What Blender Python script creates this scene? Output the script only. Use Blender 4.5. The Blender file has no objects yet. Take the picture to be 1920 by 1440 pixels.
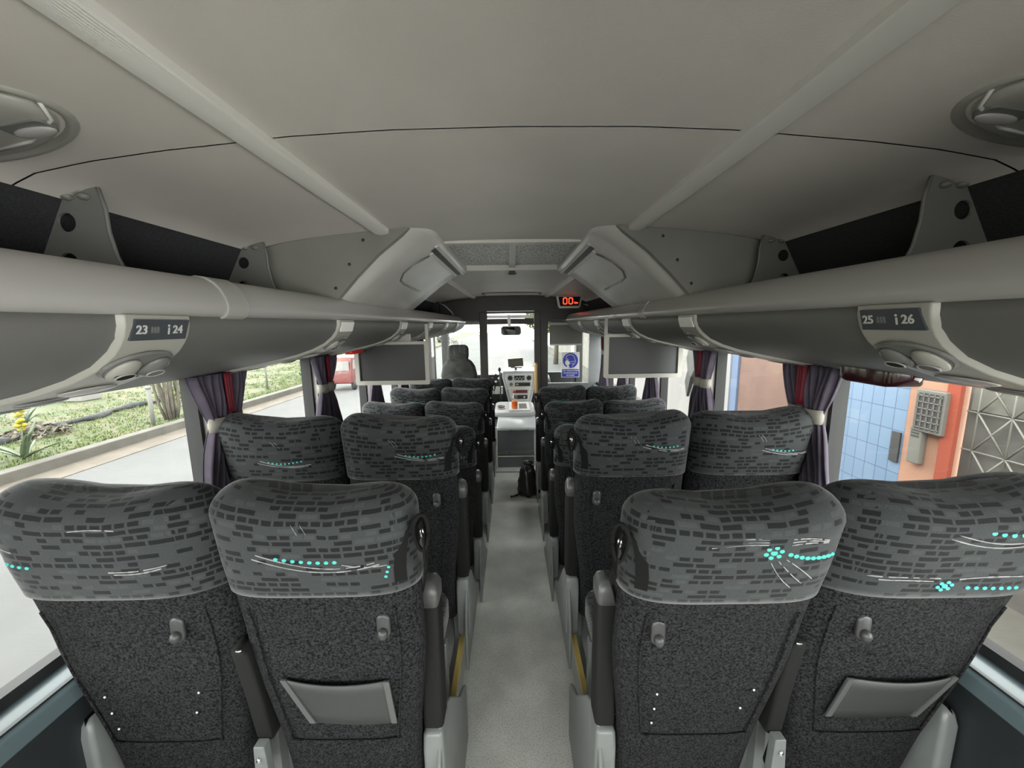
import bpy, bmesh, math, random
from mathutils import Vector, Matrix, Euler
random.seed(7)
PI = math.pi
SC = bpy.context.scene
COL = SC.collection

# ------------------------------------------------------------------ camera, sky, exposure
CZ = 1.71                                   # eye height above the aisle floor
cam_d = bpy.data.cameras.new('camera'); cam = bpy.data.objects.new('camera', cam_d); COL.objects.link(cam)
cam_d.sensor_width = 36; cam_d.lens = 36 * 720 / 1920; cam_d.clip_start = 0.02; cam_d.clip_end = 300
pitch = math.radians(8.84)
cam.matrix_world = Matrix.Translation((-0.012, 0, CZ)) @ Matrix.Rotation(PI/2 - pitch, 4, 'X') @ Matrix.Rotation(math.radians(-0.8), 4, 'Z')
SC.camera = cam
SC.view_settings.view_transform = 'Standard'; SC.view_settings.look = 'None'
SC.view_settings.gamma = 1; SC.view_settings.use_curve_mapping = False
SC.view_settings.exposure = 0.27
SC.cycles.max_bounces = 12; SC.cycles.diffuse_bounces = 7; SC.cycles.glossy_bounces = 4
SC.cycles.transparent_max_bounces = 16
SC.cycles.use_denoising = True
SC.cycles.sample_clamp_indirect = 12
SKY = 9.0
w = bpy.data.worlds.new('sky'); SC.world = w; w.use_nodes = True
bg = w.node_tree.nodes['Background']; bg.inputs[0].default_value = (1.0, 0.985, 0.955, 1); bg.inputs[1].default_value = SKY
def portal(loc, rot, sx, sy):
    l = bpy.data.lights.new('daylight_portal', 'AREA'); l.shape = 'RECTANGLE'; l.size = sx; l.size_y = sy
    l.cycles.is_portal = True
    o = bpy.data.objects.new('daylight_portal', l); o.location = loc; o.rotation_euler = rot; COL.objects.link(o)
portal((-1.24, 2.0, CZ-0.47), (0, -PI/2, 0), 0.70, 6.8)
portal((1.24, 2.0, CZ-0.47), (0, PI/2, 0), 0.70, 6.8)
portal((1.26, 6.2, CZ-.7), (0, PI/2, 0), 1.7, 1.1)
portal((0, 6.95, CZ-0.35), (-PI/2, 0, 0), 2.3, 0.95)
portal((0, -1.36, CZ-0.30), (PI/2, 0, 0), 2.1, 1.05)

# ------------------------------------------------------------------ mesh helpers
def Z(r): return CZ + r
def tag(o, label=None, cat=None, group=None, kind=None):
    if label: o['label'] = label
    if cat: o['category'] = cat
    if group: o['group'] = group
    if kind: o['kind'] = kind
    return o
def empty(name, loc, label, cat, group=None, rz=0):
    o = bpy.data.objects.new(name, None); COL.objects.link(o); o.location = loc; o.rotation_euler.z = rz
    o.empty_display_size = 0.05
    return tag(o, label, cat, group)

class MB:
    def __init__(s): s.v = []; s.f = []; s.m = []; s.uv = {}; s.sm = []
    def add(s, vs, fs, mat=0, smooth=False, uvs=None):
        b = len(s.v); s.v += [tuple(p) for p in vs]
        for k, f in enumerate(fs):
            s.f.append([b+i for i in f]); s.m.append(mat); s.sm.append(smooth)
        if uvs:
            for i, u in enumerate(uvs): s.uv[b+i] = u
        return s
    def box(s, c, d, mat=0, rot=None):
        x, y, z = d[0]/2, d[1]/2, d[2]/2
        vs = [Vector((sx*x, sy*y, sz*z)) for sx in (-1, 1) for sy in (-1, 1) for sz in (-1, 1)]
        if rot is not None:
            R = Euler(rot).to_matrix(); vs = [R @ p for p in vs]
        vs = [p + Vector(c) for p in vs]
        return s.add(vs, [(0,1,3,2),(4,6,7,5),(0,4,5,1),(2,3,7,6),(0,2,6,4),(1,5,7,3)], mat)
    def bx(s, x0, x1, y0, y1, z0, z1, mat=0):
        return s.box(((x0+x1)/2, (y0+y1)/2, (z0+z1)/2), (abs(x1-x0), abs(y1-y0), abs(z1-z0)), mat)
    def loft(s, rings, mat=0, smooth=True, closed=True, caps=True, uvf=None):
        n = len(rings[0]); vs = [p for r in rings for p in r]; fs = []
        for j in range(len(rings)-1):
            for i in range(n if closed else n-1):
                k = (i+1) % n
                fs.append((j*n+i, j*n+k, (j+1)*n+k, (j+1)*n+i))
        if caps and closed:
            fs.append(tuple(range(n))[::-1]); fs.append(tuple((len(rings)-1)*n+i for i in range(n)))
        return s.add(vs, fs, mat, smooth, uvf)
    def tube(s, pts, r, n=8, mat=0, caps=True):
        pts = [Vector(p) for p in pts]; rings = []
        up = None
        for i, p in enumerate(pts):
            t = (pts[min(i+1, len(pts)-1)] - pts[max(i-1, 0)]).normalized()
            if up is None: up = Vector((0,0,1)) if abs(t.z) < .9 else Vector((1,0,0))
            a = t.cross(up).normalized(); b = a.cross(t).normalized(); up = b
            rr = r[i] if isinstance(r, (list, tuple)) else r
            rings.append([p + a*math.cos(q*2*PI/n)*rr + b*math.sin(q*2*PI/n)*rr for q in range(n)])
        return s.loft(rings, mat, True, True, caps)
    def ribbon(s, pts, wd, wvec, th=0.002, mat=0):
        wv = Vector(wvec).normalized()
        pts = [Vector(p) for p in pts]; rings = []
        for i, p in enumerate(pts):
            t = (pts[min(i+1, len(pts)-1)] - pts[max(i-1, 0)]).normalized()
            n = t.cross(wv).normalized()
            rings.append([p+wv*wd/2+n*th/2, p-wv*wd/2+n*th/2, p-wv*wd/2-n*th/2, p+wv*wd/2-n*th/2])
        return s.loft(rings, mat, False)
    def prism(s, poly, axis, a, b, mat=0, smooth=False):
        def P(u, v, t):
            return {'x': (t, u, v), 'y': (u, t, v), 'z': (u, v, t)}[axis]
        return s.loft([[P(u, v, a) for u, v in poly], [P(u, v, b) for u, v in poly]], mat, smooth)
    def ell(s, c, r, mat=0, nu=16, nv=9, rot=None):
        rings = []; R = Euler(rot).to_matrix() if rot is not None else None
        for j in range(nv+1):
            th = -PI/2 + PI*j/nv; th = max(-PI/2+0.02, min(PI/2-0.02, th)); ring = []
            for i in range(nu):
                a = 2*PI*i/nu; p = Vector((r[0]*math.cos(th)*math.cos(a), r[1]*math.cos(th)*math.sin(a), r[2]*math.sin(th)))
                if R: p = R @ p
                ring.append(p + Vector(c))
            rings.append(ring)
        return s.loft(rings, mat)
    def lathe(s, c, prof, n=20, mat=0):
        return s.loft([[(c[0]+r*math.cos(2*PI*i/n), c[1]+r*math.sin(2*PI*i/n), c[2]+z) for i in range(n)] for r, z in prof], mat)
    def disc(s, c, r, ax, ay, mat=0, n=10, th=None):
        c = Vector(c); ax = Vector(ax); ay = Vector(ay); rx, ry = r if isinstance(r, tuple) else (r, r)
        ring = [c + ax*rx*math.cos(2*PI*i/n) + ay*ry*math.sin(2*PI*i/n) for i in range(n)]
        if th:
            nn = ax.cross(ay).normalized()*th
            return s.loft([[p-nn/2 for p in ring], [p+nn/2 for p in ring]], mat, False)
        return s.add(ring, [tuple(range(n))], mat)
    def build(s, name, mats, parent=None, bevel=0, seg=2, subsurf=0, solid=0, label=None):
        me = bpy.data.meshes.new(name); me.from_pydata([tuple(p) for p in s.v], [], s.f)
        mats = mats if isinstance(mats, (list, tuple)) else [mats]
        for m in mats: me.materials.append(m)
        me.polygons.foreach_set('material_index', s.m); me.polygons.foreach_set('use_smooth', s.sm)
        if s.uv:
            ul = me.uv_layers.new(name='UVMap')
            for l in me.loops: ul.data[l.index].uv = s.uv.get(l.vertex_index, (0, 0))
        me.update()
        bm = bmesh.new(); bm.from_mesh(me)
        if not s.uv and not solid: bmesh.ops.recalc_face_normals(bm, faces=bm.faces)
        bm.to_mesh(me); bm.free()
        o = bpy.data.objects.new(name, me); COL.objects.link(o)
        if parent: o.parent = parent
        if solid:
            md = o.modifiers.new('solid', 'SOLIDIFY'); md.thickness = solid; md.offset = 0
        if bevel:
            md = o.modifiers.new('bevel', 'BEVEL'); md.width = bevel; md.segments = seg; md.limit_method = 'ANGLE'; md.angle_limit = math.radians(40)
            for p in me.polygons: p.use_smooth = True
            md.harden_normals = False
            md2 = o.modifiers.new('wn', 'WEIGHTED_NORMAL'); md2.keep_sharp = False
        if subsurf:
            md = o.modifiers.new('sub', 'SUBSURF'); md.levels = subsurf; md.render_levels = subsurf
        if label: o['label'] = label
        return o

def plate_mesh(outer, holes, th):
    """2D plate with real holes -> (verts, faces), plate in local XY, thickness along Z."""
    cu = bpy.data.curves.new('tmp', 'CURVE'); cu.dimensions = '2D'; cu.fill_mode = 'BOTH'; cu.extrude = th/2
    for loop in [outer] + holes:
        sp = cu.splines.new('POLY'); sp.points.add(len(loop)-1)
        for i, (x, y) in enumerate(loop): sp.points[i].co = (x, y, 0, 1)
        sp.use_cyclic_u = True
    return _curve_geo(cu)
def _curve_geo(cu):
    o = bpy.data.objects.new('tmp', cu); COL.objects.link(o)
    dg = bpy.context.evaluated_depsgraph_get(); me = bpy.data.meshes.new_from_object(o.evaluated_get(dg))
    vs = [v.co.copy() for v in me.vertices]; fs = [tuple(p.vertices) for p in me.polygons]
    bpy.data.objects.remove(o); bpy.data.curves.remove(cu); bpy.data.meshes.remove(me)
    return vs, fs
def text_geo(txt, size, th=0.001, align='CENTER', bold=0.0):
    cu = bpy.data.curves.new('tmp', 'FONT'); cu.body = txt; cu.size = size; cu.extrude = th/2; cu.offset = bold
    cu.align_x = align; cu.align_y = 'CENTER'; cu.resolution_u = 3
    return _curve_geo(cu)
def put(mb, geo, M, mat=0):
    vs, fs = geo; mb.add([M @ Vector(v) for v in vs], fs, mat)
def frame_mx(o, xa, ya):
    xa = Vector(xa).normalized(); ya = Vector(ya).normalized(); za = xa.cross(ya).normalized()
    return Matrix(((xa.x, ya.x, za.x, o[0]), (xa.y, ya.y, za.y, o[1]), (xa.z, ya.z, za.z, o[2]), (0,0,0,1)))
def circle(cx, cy, r, n=20): return [(cx+r*math.cos(2*PI*i/n), cy+r*math.sin(2*PI*i/n)) for i in range(n)]
def rrect(x0, x1, y0, y1, r, n=5):
    out = []
    for cx, cy, a0 in ((x1-r, y1-r, 0), (x0+r, y1-r, 90), (x0+r, y0+r, 180), (x1-r, y0+r, 270)):
        for i in range(n+1):
            a = math.radians(a0 + 90*i/n); out.append((cx+r*math.cos(a), cy+r*math.sin(a)))
    return out

# ------------------------------------------------------------------ materials
def mat(name, col, rough=0.6, metal=0.0, var=0.0, vscale=8.0, bump=0.0, bscale=200.0, emit=None, es=1.0, col2=None, detail=3.0, spec=0.5):
    m = bpy.data.materials.new(name); m.use_nodes = True; nt = m.node_tree; b = nt.nodes['Principled BSDF']
    b.inputs['Base Color'].default_value = (*col, 1); b.inputs['Roughness'].default_value = rough; b.inputs['Metallic'].default_value = metal
    b.inputs['Specular IOR Level'].default_value = spec
    tc = nt.nodes.new('ShaderNodeTexCoord')
    if var or col2:
        n = nt.nodes.new('ShaderNodeTexNoise'); n.inputs['Scale'].default_value = vscale; n.inputs['Detail'].default_value = detail
        nt.links.new(tc.outputs['Object'], n.inputs['Vector'])
        r = nt.nodes.new('ShaderNodeValToRGB'); r.color_ramp.elements[0].position = 0.35; r.color_ramp.elements[1].position = 0.65
        c2 = col2 or tuple(min(1, c*(1+var)) for c in col); c1 = col if col2 else tuple(c*(1-var) for c in col)
        r.color_ramp.elements[0].color = (*c1, 1); r.color_ramp.elements[1].color = (*c2, 1)
        nt.links.new(n.outputs['Fac'], r.inputs['Fac']); nt.links.new(r.outputs['Color'], b.inputs['Base Color'])
    if bump:
        n2 = nt.nodes.new('ShaderNodeTexNoise'); n2.inputs['Scale'].default_value = bscale; nt.links.new(tc.outputs['Object'], n2.inputs['Vector'])
        bp = nt.nodes.new('ShaderNodeBump'); bp.inputs['Strength'].default_value = bump; bp.inputs['Distance'].default_value = 0.002
        nt.links.new(n2.outputs['Fac'], bp.inputs['Height']); nt.links.new(bp.outputs['Normal'], b.inputs['Normal'])
    if emit:
        b.inputs['Emission Color'].default_value = (*emit, 1); b.inputs['Emission Strength'].default_value = es
    return m
M = {}
M['ceiling'] = mat('ceiling_laminate', (0.62, 0.578, 0.53), 0.5, var=0.04, vscale=3, bump=0.15, bscale=350)
M['ceiling_side'] = mat('ceiling_side_laminate', (0.66,0.64,0.6), 0.55, var=0.05, vscale=3, bump=0.15, bscale=350)
M['strip'] = mat('ribbed_strip', (0.62, 0.60, 0.56), 0.45)
M['fairing'] = mat('moulded_grey_plastic', (0.50, 0.485, 0.45), 0.27, var=0.04, vscale=5)
M['bulkhead'] = mat('bulkhead_plastic', (0.20, 0.196, 0.176), 0.5, var=0.05, vscale=5)
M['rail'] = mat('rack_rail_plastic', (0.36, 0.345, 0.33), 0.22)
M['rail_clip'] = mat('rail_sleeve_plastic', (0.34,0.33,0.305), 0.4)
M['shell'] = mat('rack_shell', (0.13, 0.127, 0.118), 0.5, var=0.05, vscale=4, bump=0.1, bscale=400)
M['service'] = mat('service_panel_plastic', (0.33,0.32,0.285), 0.35)
M['bracket'] = mat('bracket_paint', (0.15,0.15,0.138), 0.45)
M['dark_carpet'] = mat('dark_wall_carpet', (0.022,0.022,0.024), 0.95, var=0.3, vscale=200, bump=0.4, bscale=400)
M['dark'] = mat('dark_plastic', (0.018, 0.018, 0.017), 0.5)
M['dark_brown'] = mat('dark_brown_panel', (0.035, 0.03, 0.027), 0.5, var=0.1, vscale=8)
M['black'] = mat('black_void', (0.006, 0.006, 0.006), 0.8)
M['rubber'] = mat('rubber', (0.012, 0.012, 0.013), 0.7)
M['chrome'] = mat('chrome', (0.8, 0.8, 0.78), 0.2, 1.0)
M['plate'] = mat('seat_number_plate', (0.055, 0.06, 0.068), 0.3)
M['plate_text'] = mat('plate_lettering', (0.5, 0.5, 0.48), 0.5)
M['vent'] = mat('vent_plastic', (0.16, 0.16, 0.15), 0.25)
M['seat_plastic'] = mat('seat_side_plastic', (0.17, 0.18, 0.18), 0.35, var=0.05, vscale=12)
M['arm_pad'] = mat('armrest_foam', (0.016,0.016,0.0155), 0.8, spec=0.15, bump=0.1, bscale=500)
M['arm_cap'] = mat('armrest_plastic', (0.085,0.085,0.085), 0.35)
M['pocket'] = mat('pocket_vinyl', (0.036,0.037,0.037), 0.5, bump=0.15, bscale=900)
M['hook'] = mat('bag_hook_plastic', (0.045, 0.045, 0.046), 0.4)
M['belt'] = mat('belt_webbing', (0.008, 0.008, 0.008), 0.85, spec=0.15)
M['wall_lower'] = mat('lower_wall_panel', (0.020, 0.023, 0.025), 0.4, bump=0.1, bscale=300)
M['ledge'] = mat('sill_ledge', (0.10,0.135,0.15), 0.25)
M['pillar'] = mat('pillar_trim', (0.38, 0.37, 0.35), 0.6)
M['white'] = mat('white_plastic', (0.75, 0.75, 0.72), 0.35)
M['engine_cover'] = mat('engine_cover_vinyl', (0.72, 0.76, 0.78), 0.4, var=0.03)
M['grey_vinyl'] = mat('grey_vinyl', (0.13, 0.14, 0.145), 0.5, var=0.08, vscale=5, bump=0.1, bscale=300)
M['grey_light'] = mat('grey_light_plastic', (0.50, 0.51, 0.51), 0.4)
M['yellow'] = mat('yellow_nosing', (0.95, 0.72, 0.22), 0.35)
M['alu'] = mat('aluminium', (0.66, 0.66, 0.63), 0.35, 0.9)
M['bezel'] = mat('monitor_bezel', (0.40, 0.385, 0.34), 0.4)
M['screen'] = mat('monitor_screen', (0.028,0.029,0.029), 0.45)
M['red'] = mat('red_plastic', (0.8, 0.02, 0.015), 0.3)
M['led'] = mat('led_digits', (0.6, 0.02, 0.01), 0.5, emit=(1.0, 0.08, 0.03), es=1.6)
M['sign_blue'] = mat('sign_blue', (0.03, 0.05, 0.42), 0.4)
M['sign_white'] = mat('sign_white', (0.8, 0.8, 0.8), 0.5)
M['teal'] = mat('teal_thread', (0.06, 0.42, 0.38), 0.8)
M['stroke'] = mat('pale_thread', (0.26, 0.26, 0.26), 0.9)
M['curtain'] = mat('purple_curtain', (0.068, 0.054, 0.080), 0.75, var=0.15, vscale=20)
M['curtain_red'] = mat('red_curtain', (0.13, 0.002, 0.012), 0.7)
M['tie'] = mat('curtain_tie', (0.27,0.255,0.22), 0.8)
M['bag'] = mat('bin_bag', (0.02, 0.018, 0.017), 0.25, bump=0.6, bscale=40)
M['orange_drink'] = mat('red_orange_drink', (0.9, 0.17, 0.01), 0.2)
M['wood'] = mat('worn_yellow_handrail', (0.62, 0.40, 0.14), 0.5)
# fabrics
def carpet(name, c1, c2):
    m = mat(name, c1, 0.95, col2=c2, vscale=190, bump=0.5, bscale=420, detail=2, spec=0.15)
    return m
M['back'] = carpet('seat_back_carpet', (0.0025, 0.0026, 0.0030), (0.030, 0.030, 0.032))
def pattern():
    m = bpy.data.materials.new('seat_pattern_fabric'); m.use_nodes = True; nt = m.node_tree; b = nt.nodes['Principled BSDF']
    b.inputs['Roughness'].default_value = 0.95; b.inputs['Specular IOR Level'].default_value = 0.2
    b.inputs['Sheen Weight'].default_value = 0.22; b.inputs['Sheen Roughness'].default_value = 0.35
    uv = nt.nodes.new('ShaderNodeUVMap')
    br = nt.nodes.new('ShaderNodeTexBrick'); br.offset = 0.37; br.offset_frequency = 3; br.squash = 1.7; br.squash_frequency = 2
    br.inputs['Color1'].default_value = (0, 0, 0, 1); br.inputs['Color2'].default_value = (1, 1, 1, 1); br.inputs['Mortar'].default_value = (.8, .8, .8, 1)
    br.inputs['Scale'].default_value = 1.0; br.inputs['Mortar Size'].default_value = 0.0028; br.inputs['Mortar Smooth'].default_value = 0.05
    br.inputs['Brick Width'].default_value = 0.0245; br.inputs['Row Height'].default_value = 0.0150
    nz = nt.nodes.new('ShaderNodeTexNoise'); nz.inputs['Scale'].default_value = 14
    mp = nt.nodes.new('ShaderNodeMixRGB'); mp.blend_type = 'ADD'; mp.inputs[0].default_value = 0.006
    nt.links.new(uv.outputs[0], nz.inputs['Vector']); nt.links.new(uv.outputs[0], mp.inputs[1]); nt.links.new(nz.outputs['Color'], mp.inputs[2])
    nt.links.new(mp.outputs[0], br.inputs['Vector'])
    r = nt.nodes.new('ShaderNodeValToRGB'); e = r.color_ramp.elements
    e[0].position = 0.0; e[0].color = (0.013, 0.0133, 0.0145, 1); e[1].position = 0.56; e[1].color = (0.056, 0.061, 0.062, 1)
    r.color_ramp.interpolation = 'CONSTANT'; x = r.color_ramp.elements.new(0.72); x.color = (0.046, 0.050, 0.052, 1)
    nt.links.new(br.outputs['Color'], r.inputs['Fac'])
    tc = nt.nodes.new('ShaderNodeTexCoord'); n2 = nt.nodes.new('ShaderNodeTexNoise'); n2.inputs['Scale'].default_value = 500
    nt.links.new(tc.outputs['Object'], n2.inputs['Vector'])
    mx = nt.nodes.new('ShaderNodeMixRGB'); mx.blend_type = 'MULTIPLY'; mx.inputs[0].default_value = 0.5
    r2 = nt.nodes.new('ShaderNodeValToRGB'); r2.color_ramp.elements[0].position = 0.3; r2.color_ramp.elements[0].color = (0.5, 0.5, 0.5, 1)
    r2.color_ramp.elements[1].position = 0.7; r2.color_ramp.elements[1].color = (1, 1, 1, 1)
    nt.links.new(n2.outputs['Fac'], r2.inputs[0]); nt.links.new(r.outputs[0], mx.inputs[1]); nt.links.new(r2.outputs[0], mx.inputs[2])
    nt.links.new(mx.outputs[0], b.inputs['Base Color'])
    bp = nt.nodes.new('ShaderNodeBump'); bp.inputs['Strength'].default_value = 0.3; bp.inputs['Distance'].default_value = 0.001
    nt.links.new(n2.outputs['Fac'], bp.inputs['Height']); nt.links.new(bp.outputs[0], b.inputs['Normal'])
    return m
M['pattern'] = pattern()
M['driver_cloth'] = mat('driver_seat_cloth', (0.045, 0.044, 0.041), 0.95, var=0.3, vscale=12)  # lighter grey: haze and backlight over the seat put into the cloth colour
def glass(name, refl=0.06, tint=(0.97, 0.99, 0.98)):
    m = bpy.data.materials.new(name); m.use_nodes = True; nt = m.node_tree; nt.nodes.clear()
    out = nt.nodes.new('ShaderNodeOutputMaterial'); t = nt.nodes.new('ShaderNodeBsdfTransparent'); t.inputs[0].default_value = (*tint, 1)
    g = nt.nodes.new('ShaderNodeBsdfGlossy'); g.inputs['Roughness'].default_value = 0.02
    mx = nt.nodes.new('ShaderNodeMixShader'); mx.inputs[0].default_value = refl
    nt.links.new(t.outputs[0], mx.inputs[1]); nt.links.new(g.outputs[0], mx.inputs[2]); nt.links.new(mx.outputs[0], out.inputs[0])
    return m
M['glass'] = glass('window_glass'); M['bottle'] = glass('clear_bottle_plastic', 0.12)
def floor_mat():
    m = mat('speckled_vinyl_floor', (0.62, 0.625, 0.59), 0.42, col2=(0.80, 0.81, 0.77), vscale=5, detail=8)
    nt = m.node_tree; b = nt.nodes['Principled BSDF']; src = b.inputs['Base Color'].links[0].from_socket
    tc = nt.nodes['Texture Coordinate']; n = nt.nodes.new('ShaderNodeTexNoise'); n.inputs['Scale'].default_value = 180
    r = nt.nodes.new('ShaderNodeValToRGB'); r.color_ramp.elements[0].position = 0.38; r.color_ramp.elements[0].color = (0.72, 0.72, 0.72, 1)
    r.color_ramp.elements[1].position = 0.5; r.color_ramp.elements[1].color = (1, 1, 1, 1)
    mx = nt.nodes.new('ShaderNodeMixRGB'); mx.blend_type = 'MULTIPLY'; mx.inputs[0].default_value = 1
    nt.links.new(tc.outputs['Object'], n.inputs['Vector']); nt.links.new(n.outputs['Fac'], r.inputs[0])
    nt.links.new(src, mx.inputs[1]); nt.links.new(r.outputs[0], mx.inputs[2]); nt.links.new(mx.outputs[0], b.inputs['Base Color'])
    return m
M['floor'] = floor_mat()
# outdoor
M['road'] = mat('worn_road', (0.052,0.053,0.053), 0.9, var=0.12, vscale=0.8, detail=8)
M['dirt'] = mat('gutter_dirt', (0.058, 0.048, 0.037), 0.95, col2=(0.078, 0.066, 0.052), vscale=3, detail=8)
M['curb'] = mat('curb_concrete', (0.062, 0.058, 0.049), 0.9, var=0.1, vscale=4)
M['soil'] = mat('verge_soil', (0.030, 0.046, 0.012), 0.95, col2=(0.062, 0.055, 0.026), vscale=1.1, detail=10)
M['grass'] = mat('grass_blades', (0.040, 0.080, 0.012), 0.8, col2=(0.085, 0.105, 0.028), vscale=1.5)
M['leaf'] = mat('agave_leaf', (0.06, 0.085, 0.045), 0.6, var=0.2, vscale=6)
M['bark'] = mat('pale_bark', (0.075, 0.066, 0.05), 0.9, var=0.25, vscale=8)
M['flower'] = mat('yellow_flower', (0.20, 0.17, 0.005), 0.7)
M['redflower'] = mat('red_flower', (0.16, 0.02, 0.01), 0.7)
M['post'] = mat('white_post', (0.11, 0.11, 0.10), 0.8)
M['net'] = mat('dark_net', (0.012,0.013,0.015), 0.9, col2=(0.045, 0.045, 0.047), vscale=30, bump=1.0, bscale=25)
M['plaster_white'] = mat('white_plaster', (0.16, 0.155, 0.15), 0.9)
M['salmon'] = mat('salmon_plaster', (0.31, 0.165, 0.11), 0.9, var=0.06, vscale=4)
M['redorange'] = mat('red_orange_plaster', (0.22, 0.042, 0.02), 0.9, var=0.06, vscale=4)
M['door_brown'] = mat('brown_door_paint', (0.12, 0.066, 0.05), 0.7, var=0.1, vscale=3, detail=6)
M['paleblue'] = mat('pale_blue_paint', (0.085, 0.12, 0.19), 0.8)
M['gate_panel'] = mat('weathered_gate_sheet', (0.065,0.060,0.053), 0.7, col2=(0.10, 0.093, 0.084), vscale=3, detail=8)
M['gate_bar'] = mat('gate_bars', (0.12, 0.116, 0.10), 0.6)
M['meter'] = mat('meter_box_grey', (0.10, 0.095, 0.085), 0.6)
M['meter_dark'] = mat('meter_louvre', (0.035, 0.034, 0.033), 0.6)
def tile_mat():
    m = mat('blue_facade_tiles', (0.05, 0.105, 0.20), 0.6); nt = m.node_tree; b = nt.nodes['Principled BSDF']
    tc = nt.nodes['Texture Coordinate']; sp = nt.nodes.new('ShaderNodeSeparateXYZ'); cb = nt.nodes.new('ShaderNodeCombineXYZ')
    nt.links.new(tc.outputs['Object'], sp.inputs[0]); nt.links.new(sp.outputs[1], cb.inputs[0]); nt.links.new(sp.outputs[2], cb.inputs[1])
    br = nt.nodes.new('ShaderNodeTexBrick'); br.offset = 0.0; br.inputs['Scale'].default_value = 1
    br.inputs['Brick Width'].default_value = 0.13; br.inputs['Row Height'].default_value = 0.225; br.inputs['Mortar Size'].default_value = 0.004
    br.inputs['Color1'].default_value = (0.115, 0.175, 0.26, 1); br.inputs['Color2'].default_value = (0.13, 0.19, 0.275, 1); br.inputs['Mortar'].default_value = (0.05, 0.085, 0.16, 1)
    nt.links.new(cb.outputs[0], br.inputs['Vector']); nt.links.new(br.outputs[0], b.inputs['Base Color'])
    return m
M['tiles'] = tile_mat()

# ------------------------------------------------------------------ bus shell
GX = 1.18                                   # glass plane
YB, YF = -1.3, 5.30                         # back and partition
PF = Z(-1.48)                                # platform level of the raised rear rows
def struct(mb, name, mats, **k):
    o = mb.build(name, mats, **k); return tag(o, kind='structure')
mb = MB(); mb.bx(-1.25, 1.25, YB, 6.9, -0.06, 0)
struct(mb, 'floor', M['floor'])
for side, nm in ((-1, 'left'), (1, 'right')):
    mb = MB(); x0, x1 = side*0.27, side*1.10
    mb.bx(x0, x1, YB, 1.93, 0.0, PF)
    struct(mb, 'floor_platform_'+nm, M['grey_light'], bevel=0.004)
    t = MB(); t.prism([(side*0.262, PF-0.045), (side*0.262, PF+0.005), (side*0.30, PF+0.005), (side*0.30, PF), (side*0.268, PF), (side*0.268, PF-0.045)][::side], 'y', YB, 1.93)
    t.prism([(side*0.258, PF-0.03), (side*0.258, PF+0.007), (side*0.278, PF+0.007), (side*0.278, PF-0.03)], 'y', YB+.01, 1.92, 1)
    struct(t, 'trim_platform_nosing_'+nm, [M['alu'], M['yellow']])
mb = MB(); mb.bx(-0.30, 0.30, 4.26, 4.29, 0.0, 0.006); struct(mb, 'trim_floor_joint', M['alu'])

# ceiling cross-section
CP = [(0, .385), (.25, .382), (.46, .372), (.56, .362), (.70, .350), (.85, .332), (.97, .310), (1.01, .290)]
def ceil_z(x):
    x = abs(x)
    for (a, za), (b, zb) in zip(CP, CP[1:]):
        if x <= b: return za + (zb-za)*(x-a)/(b-a)
    return CP[-1][1]
def ceiling(name, y0, y1, hole=None, m='ceiling'):
    mb = MB(); xs = [i*0.04-1.0 for i in range(51)]; xs = [-1.01]+xs+[1.01]; th = 0.02
    def seg(xa, ya, yb):
        r = [[(x, ya, Z(ceil_z(x))) for x in xa], [(x, yb, Z(ceil_z(x))) for x in xa]]
        mb.loft(r, 0, True, False)
    if hole:
        seg([x for x in xs if x <= -0.32+1e-6], y0, y1); seg([x for x in xs if x >= 0.32-1e-6], y0, y1)
    else: seg(xs, y0, y1)
    return struct(mb, name, M[m])
ceiling('ceiling', YB, 0.824)
ceiling('ceiling', 0.828, 1.84)
ceiling('ceiling', 1.84, 2.80, True)
ceiling('ceiling', 2.80, 3.398)
ceiling('ceiling', 3.402, 5.34)
mb = MB(); mb.bx(-1.3, 1.3, YB, 5.4, Z(.47), Z(.50)); struct(mb, 'ceiling_roof_skin', M['white'])
mb = MB()   # batten seams
mb.loft([[(x, 0.822, Z(ceil_z(x)+.004)) for x in [i*.05-1 for i in range(41)]], [(x, 0.829, Z(ceil_z(x)+.004)) for x in [i*.05-1 for i in range(41)]]], 0, True, False)
mb.loft([[(x, 3.395, Z(ceil_z(x)+.004)) for x in [i*.05-1 for i in range(41)]], [(x, 3.405, Z(ceil_z(x)+.004)) for x in [i*.05-1 for i in range(41)]]], 0, True, False)
struct(mb, 'trim_ceiling_seam', M['dark'], solid=0.004)
# ribbed strips
def strip(x0, x1, y0, y1, name):
    n = 13; pts = []
    for i in range(n*2+1):
        x = x0 + (x1-x0)*i/(n*2); z = ceil_z((x0+x1)/2)-0.012-0.005*math.sin(PI*i/(n*2))-(0.0032 if i % 2 else 0)
        pts.append((x, Z(z)))
    poly = pts + [(x1, Z(ceil_z(x1)+.004)), (x0, Z(ceil_z(x0)+.004))]
    mb = MB(); mb.prism(poly, 'y', y0, y1); return struct(mb, name, M['strip'])
strip(-.535, -.480, YB, 1.66, 'trim_ceiling_strip_left'); strip(.447, .505, YB, 1.66, 'trim_ceiling_strip_right')
strip(-.545, -.485, 2.85, 5.28, 'trim_ceiling_strip_front_left'); strip(.445, .505, 2.85, 5.28, 'trim_ceiling_strip_front_right')

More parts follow.
